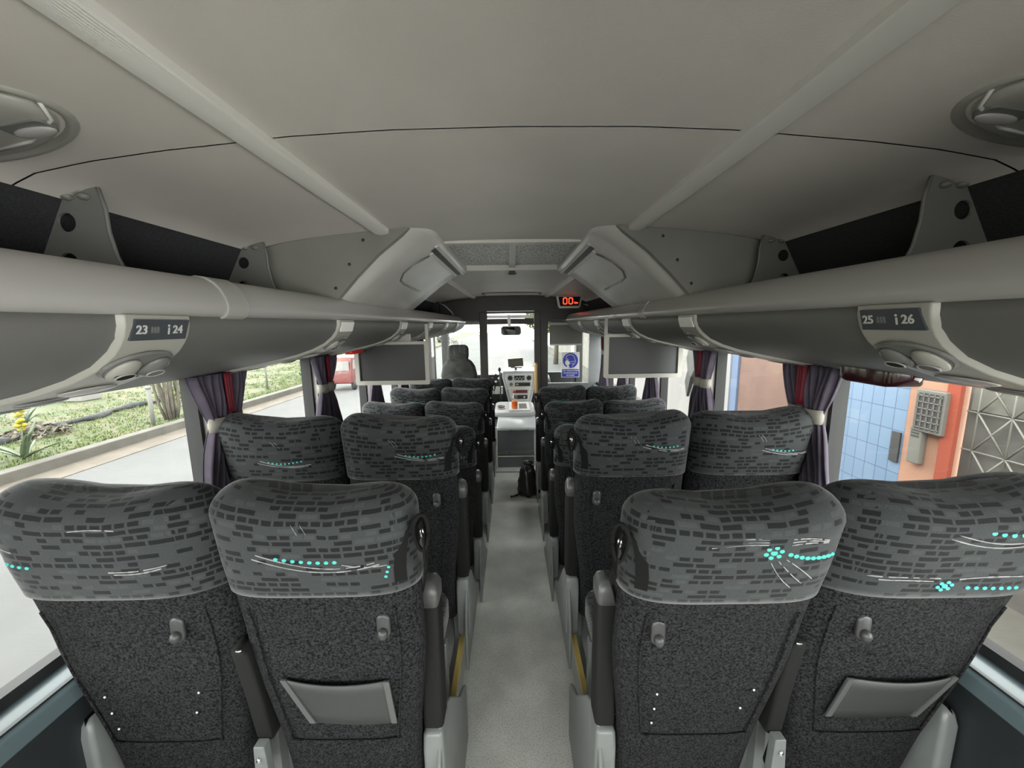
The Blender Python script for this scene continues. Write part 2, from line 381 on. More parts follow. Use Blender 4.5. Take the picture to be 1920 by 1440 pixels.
# side walls
PIL = [-0.95, -0.15, 0.65, 1.43, 2.23, 3.03, 3.83, 4.63]
for s, nm in ((-1, 'left'), (1, 'right')):
    mb = MB()   # upper carpeted wall
    mb.prism([(s*1.005, Z(.31)), (s*1.11, Z(.12)), (s*1.16, Z(-.10)), (s*1.16, Z(-.172)), (s*1.24, Z(-.172)), (s*1.24, Z(.47)), (s*1.0, Z(.47))][::s], 'y', YB, 5.34)
    struct(mb, 'wall_upper_'+nm, M['dark_carpet'])
    mb = MB(); mb.bx(s*1.11, s*1.24, YB, 5.36, 0, Z(-.85)); struct(mb, 'wall_'+nm, M['wall_lower'])
    mb = MB(); mb.prism([(s*1.10, Z(-.91)), (s*1.10, Z(-.865)), (s*1.12, Z(-.847)), (s*1.175, Z(-.84)), (s*1.175, Z(-.91))], 'y', YB, 5.36)
    struct(mb, 'trim_sill_'+nm, M['ledge'], bevel=0.006)
    mb = MB(); mb.bx(s*1.165, s*1.2, YB, 5.36, Z(-.85), Z(-.812)); struct(mb, 'trim_window_rubber_'+nm, M['rubber'])
    ys = [YB]+PIL+[5.36]
    for i, y in enumerate(PIL):
        mb = MB(); mb.bx(s*1.135, s*1.21, y-.045, y+.045, Z(-.85), Z(-.16)); mb.bx(s*1.155, s*1.21, y-.062, y+.062, Z(-.85), Z(-.16), 1)
        struct(mb, 'wall_pillar_'+nm, [M['pillar'], M['rubber']])
    for i in range(len(ys)-1):
        mb = MB(); mb.bx(s*1.182, s*1.187, ys[i]+.05, ys[i+1]-.05, Z(-.84), Z(-.165))
        struct(mb, 'window_%d' % (i+1 + (10 if s > 0 else 0)), M['glass'])
# rear wall with a wide window
mb = MB(); mb.bx(-1.24, 1.24, YB-.04, YB, 0, Z(-.82)); mb.bx(-1.24, 1.24, YB-.04, YB, Z(.22), Z(.5)); mb.bx(-1.24, -1.05, YB-.04, YB, Z(-.82), Z(.22)); mb.bx(1.05, 1.24, YB-.04, YB, Z(-.82), Z(.22))
struct(mb, 'wall_back', M['pillar'])
mb = MB(); mb.bx(-1.06, 1.06, YB-.03, YB-.025, Z(-.82), Z(.22)); struct(mb, 'window_back', M['glass'])

# ------------------------------------------------------------------ luggage racks
RZ = .015                                   # rack lift
UND0 = [(.678, .012), (.679, -.008), (.686, -.030), (.703, -.052), (.735, -.078), (.78, -.100), (.84, -.120), (.92, -.139), (1.01, -.158), (1.09, -.174), (1.155, -.188)]
UND = [(d, z+RZ) for d, z in UND0]
UL = [0.0]
for (a_, za_), (b_, zb_) in zip(UND, UND[1:]): UL.append(UL[-1] + math.hypot(b_-a_, zb_-za_))
def und_at(a):
    a = max(0, min(UL[-1]-1e-6, a))
    for k in range(len(UL)-1):
        if a <= UL[k+1]:
            t = (a-UL[k])/(UL[k+1]-UL[k]); return UND[k][0]+(UND[k+1][0]-UND[k][0])*t, UND[k][1]+(UND[k+1][1]-UND[k][1])*t
def und_frame(s, a, y, off=0.0):
    """point on the rack underside at arclength a from the rail, tangent towards the rail, outward normal"""
    d0, z0 = und_at(a-.012); d1, z1 = und_at(a+.012); d, z = und_at(a)
    t = Vector((s*(d0-d1), 0, z0-z1)).normalized(); n = Vector((-s*abs(t.z), 0, -abs(t.x))).normalized()
    return Vector((s*d, y, Z(z))) + n*off, t, n
def rail_poly(s, g=0.0):
    # bulbous rail, dull top, sharper lower lip
    pts = [(.700, .009), (.684, .009), (.672, .012), (.664, .019), (.6595, .029), (.6595, .040), (.664, .054), (.673, .070), (.686, .085), (.705, .097), (.725, .101), (.745, .097), (.756, .085), (.758, .060), (.74, .009)]
    return [(s*(d - (g if d < .72 else 0)), Z(RZ + z + (g if z > .06 else -g if z < .02 else 0))) for d, z in pts]
def rack(s, y1, seams, nm, lab, bands):
    root = empty('luggage_rack', (0, 0, 0), lab, 'luggage rack', 'overhead luggage racks')
    y0 = YB+.01; yt = y1-0.32
    def taper(y):    # the rack end sweeps outwards
        return 0 if y <= yt else ((y-yt)/(y1-yt))**2*0.30
    ysl = [y0, 0.0, 1.0, 2.0, 3.0, yt] + [yt+(y1-yt)*k/8 for k in range(1, 9)]
    def tf(p, y): # shift towards wall
        k = taper(y); return (p[0]+s*k*max(0, (1.155-abs(p[0])))/0.5, y, p[1] if k == 0 else p[1]-(p[1]-Z(-.03))*k*1.6)
    mb = MB(); mb.loft([[tf(p, y) for p in rail_poly(s)] for y in ysl]); mb.build('rail', M['rail'], root)
    mb = MB()
    prof = [(s*d, Z(z)) for d, z in UND] + [(s*1.155, Z(-.08)), (s*1.10, Z(-.03)), (s*.76, Z(.05)), (s*.73, Z(.04))]
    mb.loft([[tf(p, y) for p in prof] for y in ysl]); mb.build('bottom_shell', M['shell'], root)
    for y in seams:
        mb = MB(); mb.prism(rail_poly(s, .0035), 'y', y-.035, y+.035, 0, True); mb.build('joint_sleeve', M['rail_clip'], root, bevel=.001)
    for by in (-.55, .92, 1.50):
        outer = [(.935, .318), (.925, .27), (.925, .22), (.915, .165), (.895, .115), (.90, .095), (1.12, .02), (1.13, .10), (1.12, .17), (1.055, .30)]
        holes = [circle(1.015, .242, .021), circle(1.025, .155, .021)]
        g = plate_mesh([(d, z) for d, z in outer], holes, .006)
        m2 = MB(); put(m2, g, Matrix(((s, 0, 0, 0), (0, 0, 1, by), (0, 1, 0, CZ), (0, 0, 0, 1))))
        m2.tube([(s*1.05, by+.012, Z(.31)), (s*1.09, by+.012, Z(.24)), (s*1.14, by+.012, Z(.12))], .012, 8)
        m2.tube([(s*.935, by, Z(.315)), (s*.925, by, Z(.27)), (s*.925, by, Z(.22)), (s*.915, by, Z(.165)), (s*.893, by, Z(.113))], .0045, 6)
        for q in (.962, 1.0): m2.ell((s*q, by-.006, Z(.295)), (.012, .012, .008))
        m2.build('bracket', M['bracket'], root)
    for k, (yc, txt) in enumerate(bands):
        f = s*1.0
        def edge(d, far):     # band flares towards the wall
            hw = .075 + .03*max(0, (d-.10)/.4); return yc + (hw if far else -hw)
        mb = MB(); rings = []
        ds = [UL[-1]*i/30 for i in range(31)]
        for d in ds:
            p, t, n = und_frame(s, d, 0, .010); q, _, _ = und_frame(s, d, 0, -.004)
            a, b = edge(d, 0), edge(d, 1)
            rings.append([(q.x, a, q.z), (p.x, a+.008, p.z), (p.x, b-.008, p.z), (q.x, b, q.z)])
        mb.loft(rings, 0, False); sp = mb.build('service_panel', M['service'], root, bevel=.003)
        # dark oval tray with two air nozzles / reading lights
        p, t, n = und_frame(s, .105, yc, .0105)
        m3 = MB(); mx = frame_mx(p, (0, 1, 0), t)
        ring0 = [mx @ Vector((.068*math.cos(a), .044*math.sin(a), 0)) for a in [2*PI*i/28 for i in range(28)]]
        ring1 = [mx @ Vector((.064*math.cos(a), .040*math.sin(a), 0)) + n*.004 for a in [2*PI*i/28 for i in range(28)]]
        m3.loft([ring0, ring1], 0, False); m3.build('vent_tray', M['vent'], sp)
        for yo in (-.030, .030):
            p, t, n = und_frame(s, .108, yc+yo, .0145); m4 = MB(); mx = frame_mx(p, Vector((0, 1, 0)), t)
            rings = []
            for q in range(7):
                a = q/6*PI/2; rings.append([mx @ Vector((.026*math.cos(a)*math.cos(b), .031*math.cos(a)*math.sin(b), 0)) + n*.013*math.sin(a) for b in [2*PI*i/20 for i in range(20)]])
            m4.loft(rings, 0); m4.build('air_nozzle', M['service'] if yo < 0 else M['vent'], sp)
            m5 = MB(); c5 = p + n*.0118 - t*.006
            m5.disc(c5, (.017, .0085), (0, 1, 0), t, 0, 18, .004)
            m5.tube([c5 + n*.0015 + Vector((0, 1, 0))*.018*math.cos(a) + t*.0095*math.sin(a) for a in [2*PI*k_/20 for k_ in range(21)]], .0016, 5, 1)
            m5.build('nozzle_slot', [M['black'] if yo*s > 0 else M['vent'], M['rail']], sp)
        for dd, rr in ((.215, .042), (.31, .036)):
            p, t, n = und_frame(s, dd, yc, .013); m4 = MB(); mx = frame_mx(p, (0, 1, 0), t); rings = []
            for q in range(5):
                a = q/4*PI/2; rings.append([mx @ Vector((rr*1.2*math.cos(a)*math.cos(b), rr*.6*math.cos(a)*math.sin(b), 0)) + n*.006*math.sin(a) for b in [2*PI*i/20 for i in range(20)]])
            m4.loft(rings, 0); m4.build('reading_light' if dd < .25 else 'call_button', M['rail'] if dd < .25 else M['vent'], sp)
        p, t, n = und_frame(s, UL[-1]-.055, yc, .0115); m4 = MB()
        for j in range(26): m4.box(p + Vector((0, -.10+.008*j, 0)), (.05, .003, .002), 0, (0, math.atan2(-t.z, t.x) if s < 0 else math.atan2(-t.z, t.x), 0))
        m4.build('speaker_grille', M['vent'], sp)
        # seat number plate, upright for someone standing in the aisle
        p, t, n = und_frame(s, .0255, yc, .0115)
        rd = Vector((0, -s, 0)); mx = frame_mx(p, rd, t)
        m4 = MB(); poly = [(-.060, -.019), (.054, -.019), (.060, .019), (-.052, .019)]
        if s > 0: poly = [(-.054, -.019), (.062, -.019), (.052, .019), (-.056, .019)]
        m4.loft([[mx @ Vector((x, y, -.003)) for x, y in poly], [mx @ Vector((x, y, .0015)) for x, y in poly]], 0, False)
        if txt:
            put(m4, text_geo(txt[0], .022, .0012, bold=.0004), mx @ Matrix.Translation((-.040, 0, .002)), 1)
            put(m4, text_geo(txt[1], .022, .0012, bold=.0004), mx @ Matrix.Translation((.034, 0, .002)), 1)
            for q in range(3):  # small window pictogram
                m4.loft([[mx @ Vector((x, y, zz)) for x, y in rrect(-.022+q*.006, -.018+q*.006, -.006, .006, .001, 1)] for zz in (.001, .0022)], 2, False)
            m4.disc(mx @ Vector((.014, .008, .002)), .0022, rd, t, 1, 8, .001)
            put(m4, text_geo('1', .017, .001, bold=.0006), mx @ Matrix.Translation((.0145, -.003, .002)), 1)
        m4.build('number_plate', [M['plate'] if k == 0 else M['white'], M['plate_text'], M['vent']], sp)  # farther plates are blank white: glare on them put into the colour
    return root
rack(-1, 5.9, (0.93,), 'left', 'long grey overhead luggage rack along the left windows, seats 23 and 24 marked below', [(.73, ('23', '24')), (1.56, None), (2.40, None), (3.2, None), (4.0, None), (4.8, None)])
rack(1, 5.05, (2.02,), 'right', 'long grey overhead luggage rack along the right windows, seats 25 and 26 marked below', [(.70, ('25', '26')), (1.52, None), (2.32, None), (3.12, None), (3.9, None)])

# ------------------------------------------------------------------ air duct fairings
def fairing(s, lab):
    root = empty('air_duct_cover', (0, 0, 0), lab, 'air duct cover', 'moulded air duct covers on the ceiling')
    off = -.0135 if s < 0 else .0
    Y0, Y1 = 1.56, 2.82
    # cross-section from inner ceiling edge down and out to the rack rail
    cs = [(.315, .395), (.315, .372), (.325, .362), (.36, .350), (.42, .318), (.50, .262), (.58, .198), (.64, .148), (.70, .100), (.74, .085)]
    mb = MB(); rings = []
    N = 7
    for j in range(N+1):      # rounded rear shoulder
        a = j/N*PI/2; y = Y0 + .13*(1-math.cos(a)) ; k = 1-math.sin(a)
        rings.append([(s*(d + k*(.06 + .16*max(0, 1-abs(i-5)/5.0))), y, Z(z + k*.02*(1 if i < 3 else .5))) for i, (d, z) in enumerate(cs)])
    for y in (1.8, 2.2, 2.6, Y1-.03): rings.append([(s*d, y - (.12*(i/9.0))*((y-1.69)/1.2), Z(z)) for i, (d, z) in enumerate(cs)])
    rings.append([(s*(d+.012), Y1-(.13*(i/9.0)), Z(z+.012)) for i, (d, z) in enumerate(cs)])
    rings.append([(s*(d+.07), Y1-(.13*(i/9.0)), Z(z+.035)) for i, (d, z) in enumerate(cs)])
    mb.loft(rings, 0, True, False); mb.build('cover_shell', M['fairing'], root, solid=.004)
    # outlined hatch on the sloping face
    def P(d, y, off=.003):
        for (a, za), (b, zb) in zip(cs[1:], cs[2:]):
            if d <= b:
                z = za+(zb-za)*(d-a)/(b-a); n = Vector((-s*(za-zb), 0, -(b-a))).normalized(); return Vector((s*d, y, Z(z))) + n*off
    path = [P(.40, 1.90), P(.47, 1.86), P(.52, 1.87), P(.55, 1.93), P(.56, 2.03), P(.565, 2.2), P(.57, 2.42)]
    mb = MB(); mb.tube(path, .006, 6); mb.build('hatch_groove', M['vent'], root)
    for d0, yy0, yy1 in ((.345, 1.80, 2.78), (.385, 1.88, 2.70)):
        mb = MB(); mb.loft([[P(d0-.007, y, .001), P(d0-.007, y, .008), P(d0+.007, y, .008), P(d0+.007, y, .001)] for y in (yy0, yy0+.02, yy1-.02, yy1)], 0, False); mb.build('slot_lip', M['strip'], root)
    mb = MB(); mb.loft([[P(.354, y, .0005), P(.354, y, .003), P(.377, y, .003), P(.377, y, .0005)] for y in (1.84, 2.74)], 0, False); mb.build('air_slot', M['dark'], root)
    # closing bulkhead behind the last open bay
    mb = MB(); pl = [(.40, .372)] + [(d, ceil_z(d)-.001) for d in (.5, .6, .7, .8, .9, 1.0)] + [(1.08, .15), (1.10, -.02), (.76, .06), (.70, .105), (.62, .19), (.53, .275)]
    mb.loft([[(s*d, 1.555, Z(z)) for d, z in pl], [(s*d, 1.585, Z(z)) for d, z in pl]], 0, False)
    for d, z in ((.58, .33), (.64, .24), (.70, .15)): mb.ell((s*d, 1.554, Z(z)), (.006, .003, .006), 1)
    mb.build('bulkhead_panel', [M['bulkhead'], M['dark']], root)
    return root
fairing(-1, 'pale moulded air duct cover bulging from the ceiling above the left rack')
fairing(1, 'pale moulded air duct cover bulging from the ceiling above the right rack')
# return air grille between them
g = empty('ceiling_air_grille', (0, 2.30, Z(.40)), 'perforated return air grille in the ceiling recess between the duct covers', 'air grille')
mb = MB(); mb.bx(-.34, .34, -.46, -.41, -.03, .04); mb.bx(-.34, .34, .45, .51, -.03, .04); mb.bx(-.345, -.318, -.46, .51, -.03, .04); mb.bx(.318, .345, -.46, .51, -.03, .04); mb.bx(-.02, .02, -.46, .51, -.012, .03)
mb.build('grille_frame', M['strip'], g, bevel=.002)
pm = mat('perforated_sheet', (0.16, 0.165, 0.155), 0.5)
nt = pm.node_tree; vo = nt.nodes.new('ShaderNodeTexVoronoi'); vo.inputs['Scale'].default_value = 70; rr = nt.nodes.new('ShaderNodeValToRGB')
rr.color_ramp.elements[0].position = .30; rr.color_ramp.elements[0].color = (.10, .10, .095, 1); rr.color_ramp.elements[1].position = .42; rr.color_ramp.elements[1].color = (.75, .75, .72, 1)
nt.links.new(nt.nodes['Texture Coordinate'].outputs['Object'], vo.inputs['Vector']); nt.links.new(vo.outputs['Distance'], rr.inputs[0]); nt.links.new(rr.outputs[0], nt.nodes['Principled BSDF'].inputs['Base Color'])
for x0, x1 in ((-.318, -.02), (.02, .318)):
    mb = MB(); mb.bx(x0, x1, -.42, .46, .005, .012); mb.build('perforated_panel', pm, g)
mb = MB(); mb.bx(-.022, .022, .485, .505, -.055, -.028); mb.bx(-.032, .032, .495, .50, -.05, -.042); mb.build('latch', M['dark'], g)
# ceiling hatch near the partition
h = empty('ceiling_hatch', (0, 4.85, Z(.377)), 'narrow framed hatch in the front ceiling before the dark lintel', 'hatch')
mb = MB(); mb.bx(-.36, .36, -.10, -.075, -.014, 0); mb.bx(-.36, .36, .10, .125, -.014, 0); mb.bx(-.36, -.33, -.10, .125, -.014, 0); mb.bx(.33, .36, -.10, .125, -.014, 0)
mb.build('hatch_frame', M['rail_clip'], h, bevel=.003)
mb = MB(); mb.bx(-.33, .33, -.075, .10, -.008, 0); mb.build('hatch_lid', mat('cream_lid', (.62, .58, .42), .4), h)

# oval ceiling units at the sides
def oval(s, lab):
    cx, cy = s*.915, .655; zc = Z(ceil_z(.875)); tilt = math.atan2(ceil_z(.70)-ceil_z(.97), .27)*s
    root = empty('ceiling_vent', (cx, cy, zc), lab, 'ceiling vent', 'oval moulded ceiling vents'); root.rotation_euler.y = tilt
    def ring(rx, ry, z, n=40): return [(rx*math.cos(a)*(1.0), ry*1.15*math.sin(a), z) for a in [2*PI*i/n for i in range(n)]]
    mb = MB(); mb.loft([ring(.205, .105, .01), ring(.205, .105, -.006), ring(.198, .099, -.013), ring(.188, .091, -.012), ring(.184, .087, -.006)]); mb.build('rim', M['service'], root)
    mb = MB(); mb.loft([ring(.181, .084, -.004), ring(.176, .080, -.014), ring(.16, .068, -.020), ring(.10, .04, -.022)]); mb.build('cover', M['service'], root)
    for dx, dy in ((-s*.125, .025), (-s*.035, -.03)):
        mb = MB(); mb.loft([[(dx+x, dy+y, zz) for x, y in rrect(-.035, .035, -.018, .018, .01)] for zz in (-.012, -.0235)], 0, False); mb.build('finger_recess', M['vent'], root)
        mb = MB(); mb.ell((dx, dy+.008, -.024), (.034, .014, .006)); mb.build('flap', M['rail'], root)
    mb = MB(); mb.tube([(-s*.19, -.01, -.012), (-s*.17, .02, -.018), (-s*.09, .055, -.022), (0, .066, -.021)], .003, 6); mb.build('moulded_ridge', M['strip'], root)
oval(-1, 'oval moulded vent on the left ceiling slope near the top corner')
oval(1, 'oval moulded vent on the right ceiling slope near the top corner')

# ------------------------------------------------------------------ seats
BH = 1.15
def seat(px, py, fl, s, kind, lab, recl=0.14, pocket=False, motif=0, belt=True, studs=False, row=0):
    """s = side of the bus (-1 left); kind aisle or window; local x points to the wall"""
    root = empty('passenger_seat', (px, py, fl), lab, 'bus seat', 'patterned passenger seats')
    rnd = random.Random(int((px+3)*1000+py*100))
    zt = BH + rnd.uniform(-.006, .006)
    # half widths: L (towards -x), R (towards +x); outer side tapers
    def hw(z, side):
        outer = (side == s)
        base = .185 if outer else .175; t = max(0, min(1, (z-.35)/.40)); t = t*t*(3-2*t)
        return base + ((.213 if kind == 'aisle' else (.220 if outer else .236))-base)*t
    def yc(z): return -.044 - (z-.45)*recl + .006*max(0, min(1, (z-.8)/.18))
    def T(z): t = max(0, min(1, (z-.80)/.18)); return .047 + .028*t
    NX = 44; EX = 4.2
    def tap(side): return .19 if (kind == 'window' and side == -s) else .07
    def up(z): return max(0, min(1, (z-.60)/.30))
    def ring(z, g=0.0, inset=0.0, zz=None, dip=0.0):
        out = []
        for i in range(NX):
            a = 2*PI*(i+.5)/NX; c, sn = math.cos(a), math.sin(a)
            xx = math.copysign(abs(c)**(2/EX), c); yy = math.copysign(abs(sn)**(2/2.8), sn)
            h = hw(z, 1 if xx > 0 else -1) + g - inset; x = xx*h*(1 - tap(1 if xx > 0 else -1)*(.35+.65*up(z))*max(0, -yy)); y = yc(z) + yy*max(.004, (T(z)+g-inset))
            dz = 0
            if dip:
                u = x/.21; dz = -.022*dip*(math.cos(u*PI*1.15)*.5+.5) + s*x*.05*dip
            out.append((x, y, (zz if zz is not None else z)+dz))
        return out
    def rearp(x, z, g=.0055):
        h = (hw(z, 1 if x > 0 else -1)+.004)*(1-tap(1 if x > 0 else -1)*(.35+.65*up(z))*.9); q = max(0, 1-abs(x/h)**EX)**(1/2.8)
        return Vector((x, yc(z)-(T(z)+.004)*q - (g-.004), z))
    zs = .905          # lower hem of the patterned cover
    mb = MB(); rings = [ring(.20, 0, .03)]+[ring(.21+ (zs-.19)*i/18) for i in range(19)]; mb.loft(rings)
    # stitched seams and raised piping of the carpet panel
    ins = lambda sd, z: sd*(hw(z, sd)-.050)
    for sd in (-1, 1):
        mb.tube([rearp(ins(sd, z), z, .0045) for z in [.44+.03*k for k in range(15)]], .0028, 5)
    mb.tube([rearp(x, .44, .0045) for x in [ins(-1, .44)+(ins(1, .44)-ins(-1, .44))*k/10 for k in range(11)]], .0028, 5)
    if studs:
        for sx, sz in ((-.11, .60), (.12, .61), (-.11, .545), (.10, .545), (-.11, .49)): mb.ell(rearp(sx, sz, .004), (.0028, .002, .0028), 1, 8, 5)
    mb.build('backrest', [M['back'], M['white']], root)
    # patterned headrest cover
    r = .058; z1 = zt - r
    rings = [ring(zs, .001), ring(zs, .0065)] + [ring(zs+(z1-zs)*i/10, .0065, 0, None, (i/10)**2*.6) for i in range(1, 11)]
    K = 9
    for j in range(1, K+1):
        a = j/K*PI/2*.97; rings.append(ring(z1, .0065, .076*(1-math.cos(a))/(1-math.cos(PI/2*.97)), z1+r*math.sin(a), .6+.4*j/K))
    uvs = []; L = 0
    for j, rg in enumerate(rings):
        if j: L += (Vector(rg[NX*3//4]) - Vector(rings[j-1][NX*3//4])).length
        for p, q in zip(rg, [0]*NX):
            a = p[0]*1.0
            side = max(0, abs(p[0])-.17)
            uvs.append((p[0] + math.copysign(1, p[0])*(p[1]-yc(1))*(1 if abs(p[0]) > .18 else 0) + px*3, L + py*1.7))
    mb = MB(); mb.loft(rings, 0, True, True, True, uvs)
    def dots(pts, rr=.0042):
        for x, z in pts:
            p = rearp(x, z, .0078); mb.disc(p, (rr*1.25, rr), (1, 0, 0), (0, -.2*0, 1), 1, 8, .0014)
    def stroke(pts, wd=.0022):
        P = [rearp(x, z, .0078) for x, z in pts]; 
        for a, b in zip(P, P[1:]):
            if rnd.random() < .88: mb.ribbon([a, b + (b-a)*.1], wd*rnd.uniform(.6, 1.3), (0, 0, 1), .001, 2)
    def flower(x, z, q=1.0):
        dots([(x, z)], .0056*q); dots([(x+.015*q*math.cos(k*PI/3+.3), z+.012*q*math.sin(k*PI/3+.3)) for k in range(6)], .0040*q)
    def sweep(x0, z0, x1, z1, bow, n=12): return [(x0+(x1-x0)*k/n, z0+(z1-z0)*k/n + bow*math.sin(PI*k/n)) for k in range(n+1)]
    if motif == 1:      # near right aisle seat
        flower(.045, 1.045); dots([(.078+.0122*k, 1.040-.006*math.sin(min(1, k/4)*PI/2)*1.6 - .0005*k) for k in range(9)], .0042)
        for k in range(3): stroke(sweep(.045+.014*k, 1.020+.004*k, .10+.020*k, .955+.010*k, -.006 + .004*k, 10))
        for k in range(3): stroke(sweep(-.075+.01*k, 1.058+.007*k, .03, 1.064+.006*k, .003)); stroke(sweep(.075, 1.062+.007*k, .15, 1.062+.003*k, .004))
    elif motif == 2:    # near left aisle seat
        dots([(-.055+.017*k, 1.012-.010*math.sin(k/8*PI*.7)) for k in range(8)], .0038)
        stroke(sweep(-.095, 1.022, .155, .998, -.022, 18)); stroke(sweep(-.105, 1.012, .150, .990, -.022, 18)); stroke(sweep(.06, 1.000, .165, .985, -.004))
        dots([(.16+.004*k, .955+.012*k) for k in range(3)], .003)
        for k in range(2): stroke(sweep(-.01+.018*k, 1.092, -.002+.018*k, 1.070, .0, 4))
    elif motif == 3:    # near right window seat
        dots([(.02+.020*k, 1.075-.006*math.sin(k/5*PI)) for k in range(7)], .0045); stroke(sweep(-.06, 1.078, .15, 1.062, -.02)); stroke(sweep(-.075, 1.070, .14, 1.052, -.02))
        flower(-.02, .943, .9); dots([(.03+.018*k, .937-.001*k) for k in range(7)], .0040); stroke(sweep(-.17, .962, -.04, .965, .004)); stroke(sweep(-.16, .955, -.05, .957, .003)); stroke(sweep(.0, .962, .13, .965, .004))
    elif motif == 4:    # near left window seat
        dots([(-.17+.018*k, 1.000-.001*k) for k in range(4)], .0035); stroke(sweep(-.20, 1.035, -.14, 1.033, .003)); stroke(sweep(.04, .985, .16, .992, -.003)); stroke(sweep(.06, .979, .15, .986, -.003)); stroke(sweep(.0, 1.084, .09, 1.084, .003))
    else:
        x0 = rnd.uniform(-.12, .06); z0 = rnd.uniform(.98, 1.04)
        dots([(x0+.015*k, z0-.006*math.sin(k/7*PI)) for k in range(rnd.randint(6, 9))], .0030)
        stroke(sweep(x0-.03, z0+.006, x0+.15, z0-.012, -.012)); stroke(sweep(x0-.04, z0-.002, x0+.14, z0-.018, -.010))
        for k in range(2): stroke(sweep(-x0*.5+.012*k, 1.07, -x0*.5+.02+.012*k, 1.045, .004, 6), .0016)
        if rnd.random() < .5: flower(-.15 if x0 > 0 else .15, .975, .6)
    # seam lines of the cover
    for sd in (-1, 1): mb.tube([rearp(sd*(hw(z, sd)-.022), z, .0066) for z in [zs+.01+.016*k for k in range(10)]], .0012, 4, 3)
    mb.build('headrest_cover', [M['pattern'], M['teal'], M['stroke'], M['belt']], root)
    # cushion
    mb = MB(); cr = [(y, w) for y, w in ((.03, .16), (.05, .17), (.12, .172), (.14, .175), (.42, .175), (.46, .16))]
    rg = []
    for i, (y, wd) in enumerate(cr):
        e = .02 if i in (0, 5) else 0
        rg.append([(x, y, z) for x, z in rrect(-wd, wd, .33+e, .455-e, .03)])
    uvs = [(p[0]+px, p[1]*1.0+p[2]) for q in rg for p in q]
    mb.loft(rg, 0, True, True, True, uvs); mb.build('seat_cushion', M['pattern'], root)
    mb = MB(); mb.bx(-.16, .16, .03, .45, .28, .335); mb.build('seat_frame', M['dark'], root, bevel=.01)
    if kind == 'aisle':
        for yy in (.10, .38):
            mb = MB(); mb.bx(s*-.14, s*-.17, yy-.02, yy+.02, .0, .29); mb.build('leg', M['seat_plastic'], root, bevel=.005)
    # bag hook
    hx = -s*.135 if kind == 'aisle' else -s*.125; hz = .81
    p = rearp(hx, hz, .004); mb = MB()
    mb.loft([[(p.x+x*k, p.y-dy, p.z+z*k) for x, z in rrect(-.015, .015, -.030, .030, .0148)] for k, dy in ((1, -.004), (1, .004), (.8, .006))], 0, True)
    mb.ell((p.x, p.y-.010, p.z-.014), (.0115, .011, .013)); mb.build('bag_hook', M['hook'], root)
    if kind == 'aisle':
        ax = -s*.207; ay = 0.0
        # folded-up armrest standing beside the backrest
        mb = MB(); mb.loft([[(ax+x, ay+y, z) for x, y in rrect(-.027+e, .027-e, -.036+e, .036-e, .012)] for z, e in ((.395, .008), (.403, 0), (.77, 0), (.778, .004))]); am = mb.build('armrest', M['arm_pad'], root)
        mb = MB(); mb.loft([[(ax+x, ay+y, z) for x, y in rrect(-.0275+e, .0275-e, -.037+e, .037-e, .012)] for z, e in ((.765, 0), (.80, 0), (.818, .006), (.825, .016))]); mb.build('armrest_cap', M['arm_cap'], am)
        # grey hinge housing with rounded foot
        mb = MB(); mb.loft([[(ax+x, ay+y+dy, z) for x, y in rrect(-.029+e, .029-e, -.048+e, .048-e, .012)] for z, e, dy in ((.10, .022, .02), (.112, .006, .012), (.14, 0, .006), (.34, 0, 0), (.385, .002, 0), (.395, .008, 0))]); mb.build('armrest_hinge', M['seat_plastic'], root)
        # moulded side plate sweeping down from the hinge to the floor
        lo = -fl if py < 1 else 0
        pl = [(ay-.03, .40), (ay+.05, .385), (ay+.12, .33), (ay+.20, .24), (ay+.30, .13), (ay+.40, .065), (ay+.44, .03), (ay+.45, -.02), (ay+.45, lo+.002), (ay-.10, lo+.002), (ay-.10, .20)]
        if lo == 0: pl = [p_ for p_ in pl if p_[1] >= 0]
        mb = MB(); mb.prism(pl, 'x', ax-s*.010, ax-s*.022); mb.build('side_plate', M['seat_plastic'], root, bevel=.005)
        # inner (centre) armrest between the pair, tilted
        cx = s*.222
        mb = MB(); rg = []
        for z, y0, w in ((.405, -.03, .014), (.43, -.045, .020), (.58, -.07, .021), (.72, -.10, .019), (.745, -.11, .012)):
            rg.append([(cx+x - s*.01*(z-.5)/.3, y0+y, z) for x, y in rrect(-w, w, -.03, .03, .008)])
        mb.loft(rg); ca = mb.build('centre_armrest', M['arm_pad'], root)
        mb = MB(); mb.ell((cx-s*.012, -.135, .742), (.009, .005, .004)); mb.build('release_button', M['chrome'], ca)
        mb = MB(); mb.prism([(cx-.022, .25), (cx+.022, .25), (cx+.019, .33), (cx+.014, .43), (cx-.014, .43), (cx-.018, .33)], 'y', -.10, -.075); mb.ell((cx, -.103, .395), (.006, .006, .008), 1); mb.build('armrest_bracket', [M['seat_plastic'], M['chrome']], root, bevel=.003)
        if belt:
            bxx = -s*(.213+.018); y0 = yc(1.05)-.02
            mb = MB()
            path = [(-s*.20, yc(1.0)+.03, .93), (-s*.218, yc(1.05)+.01, 1.0), (-s*.226, y0-.005, 1.06), (bxx-s*.006, y0-.025, 1.078), (bxx-s*.014, y0-.030, 1.05), (bxx-s*.013, y0-.020, .98), (ax+s*.0, ay-.045, .84), (ax+s*.035, -.03, .70), (ax+s*.04, .0, .40)]
            mb.ribbon(path, .030, (0, 1, .1), .0022)
            mb.ribbon([rearp(-s*q_, zz_, .012) for q_, zz_ in ((.203, 1.085), (.198, 1.05), (.192, 1.01), (.188, .97), (.187, .935))], .026, (1, -s*.5, 0), .003)
            sb = mb.build('seat_belt', M['belt'], root)
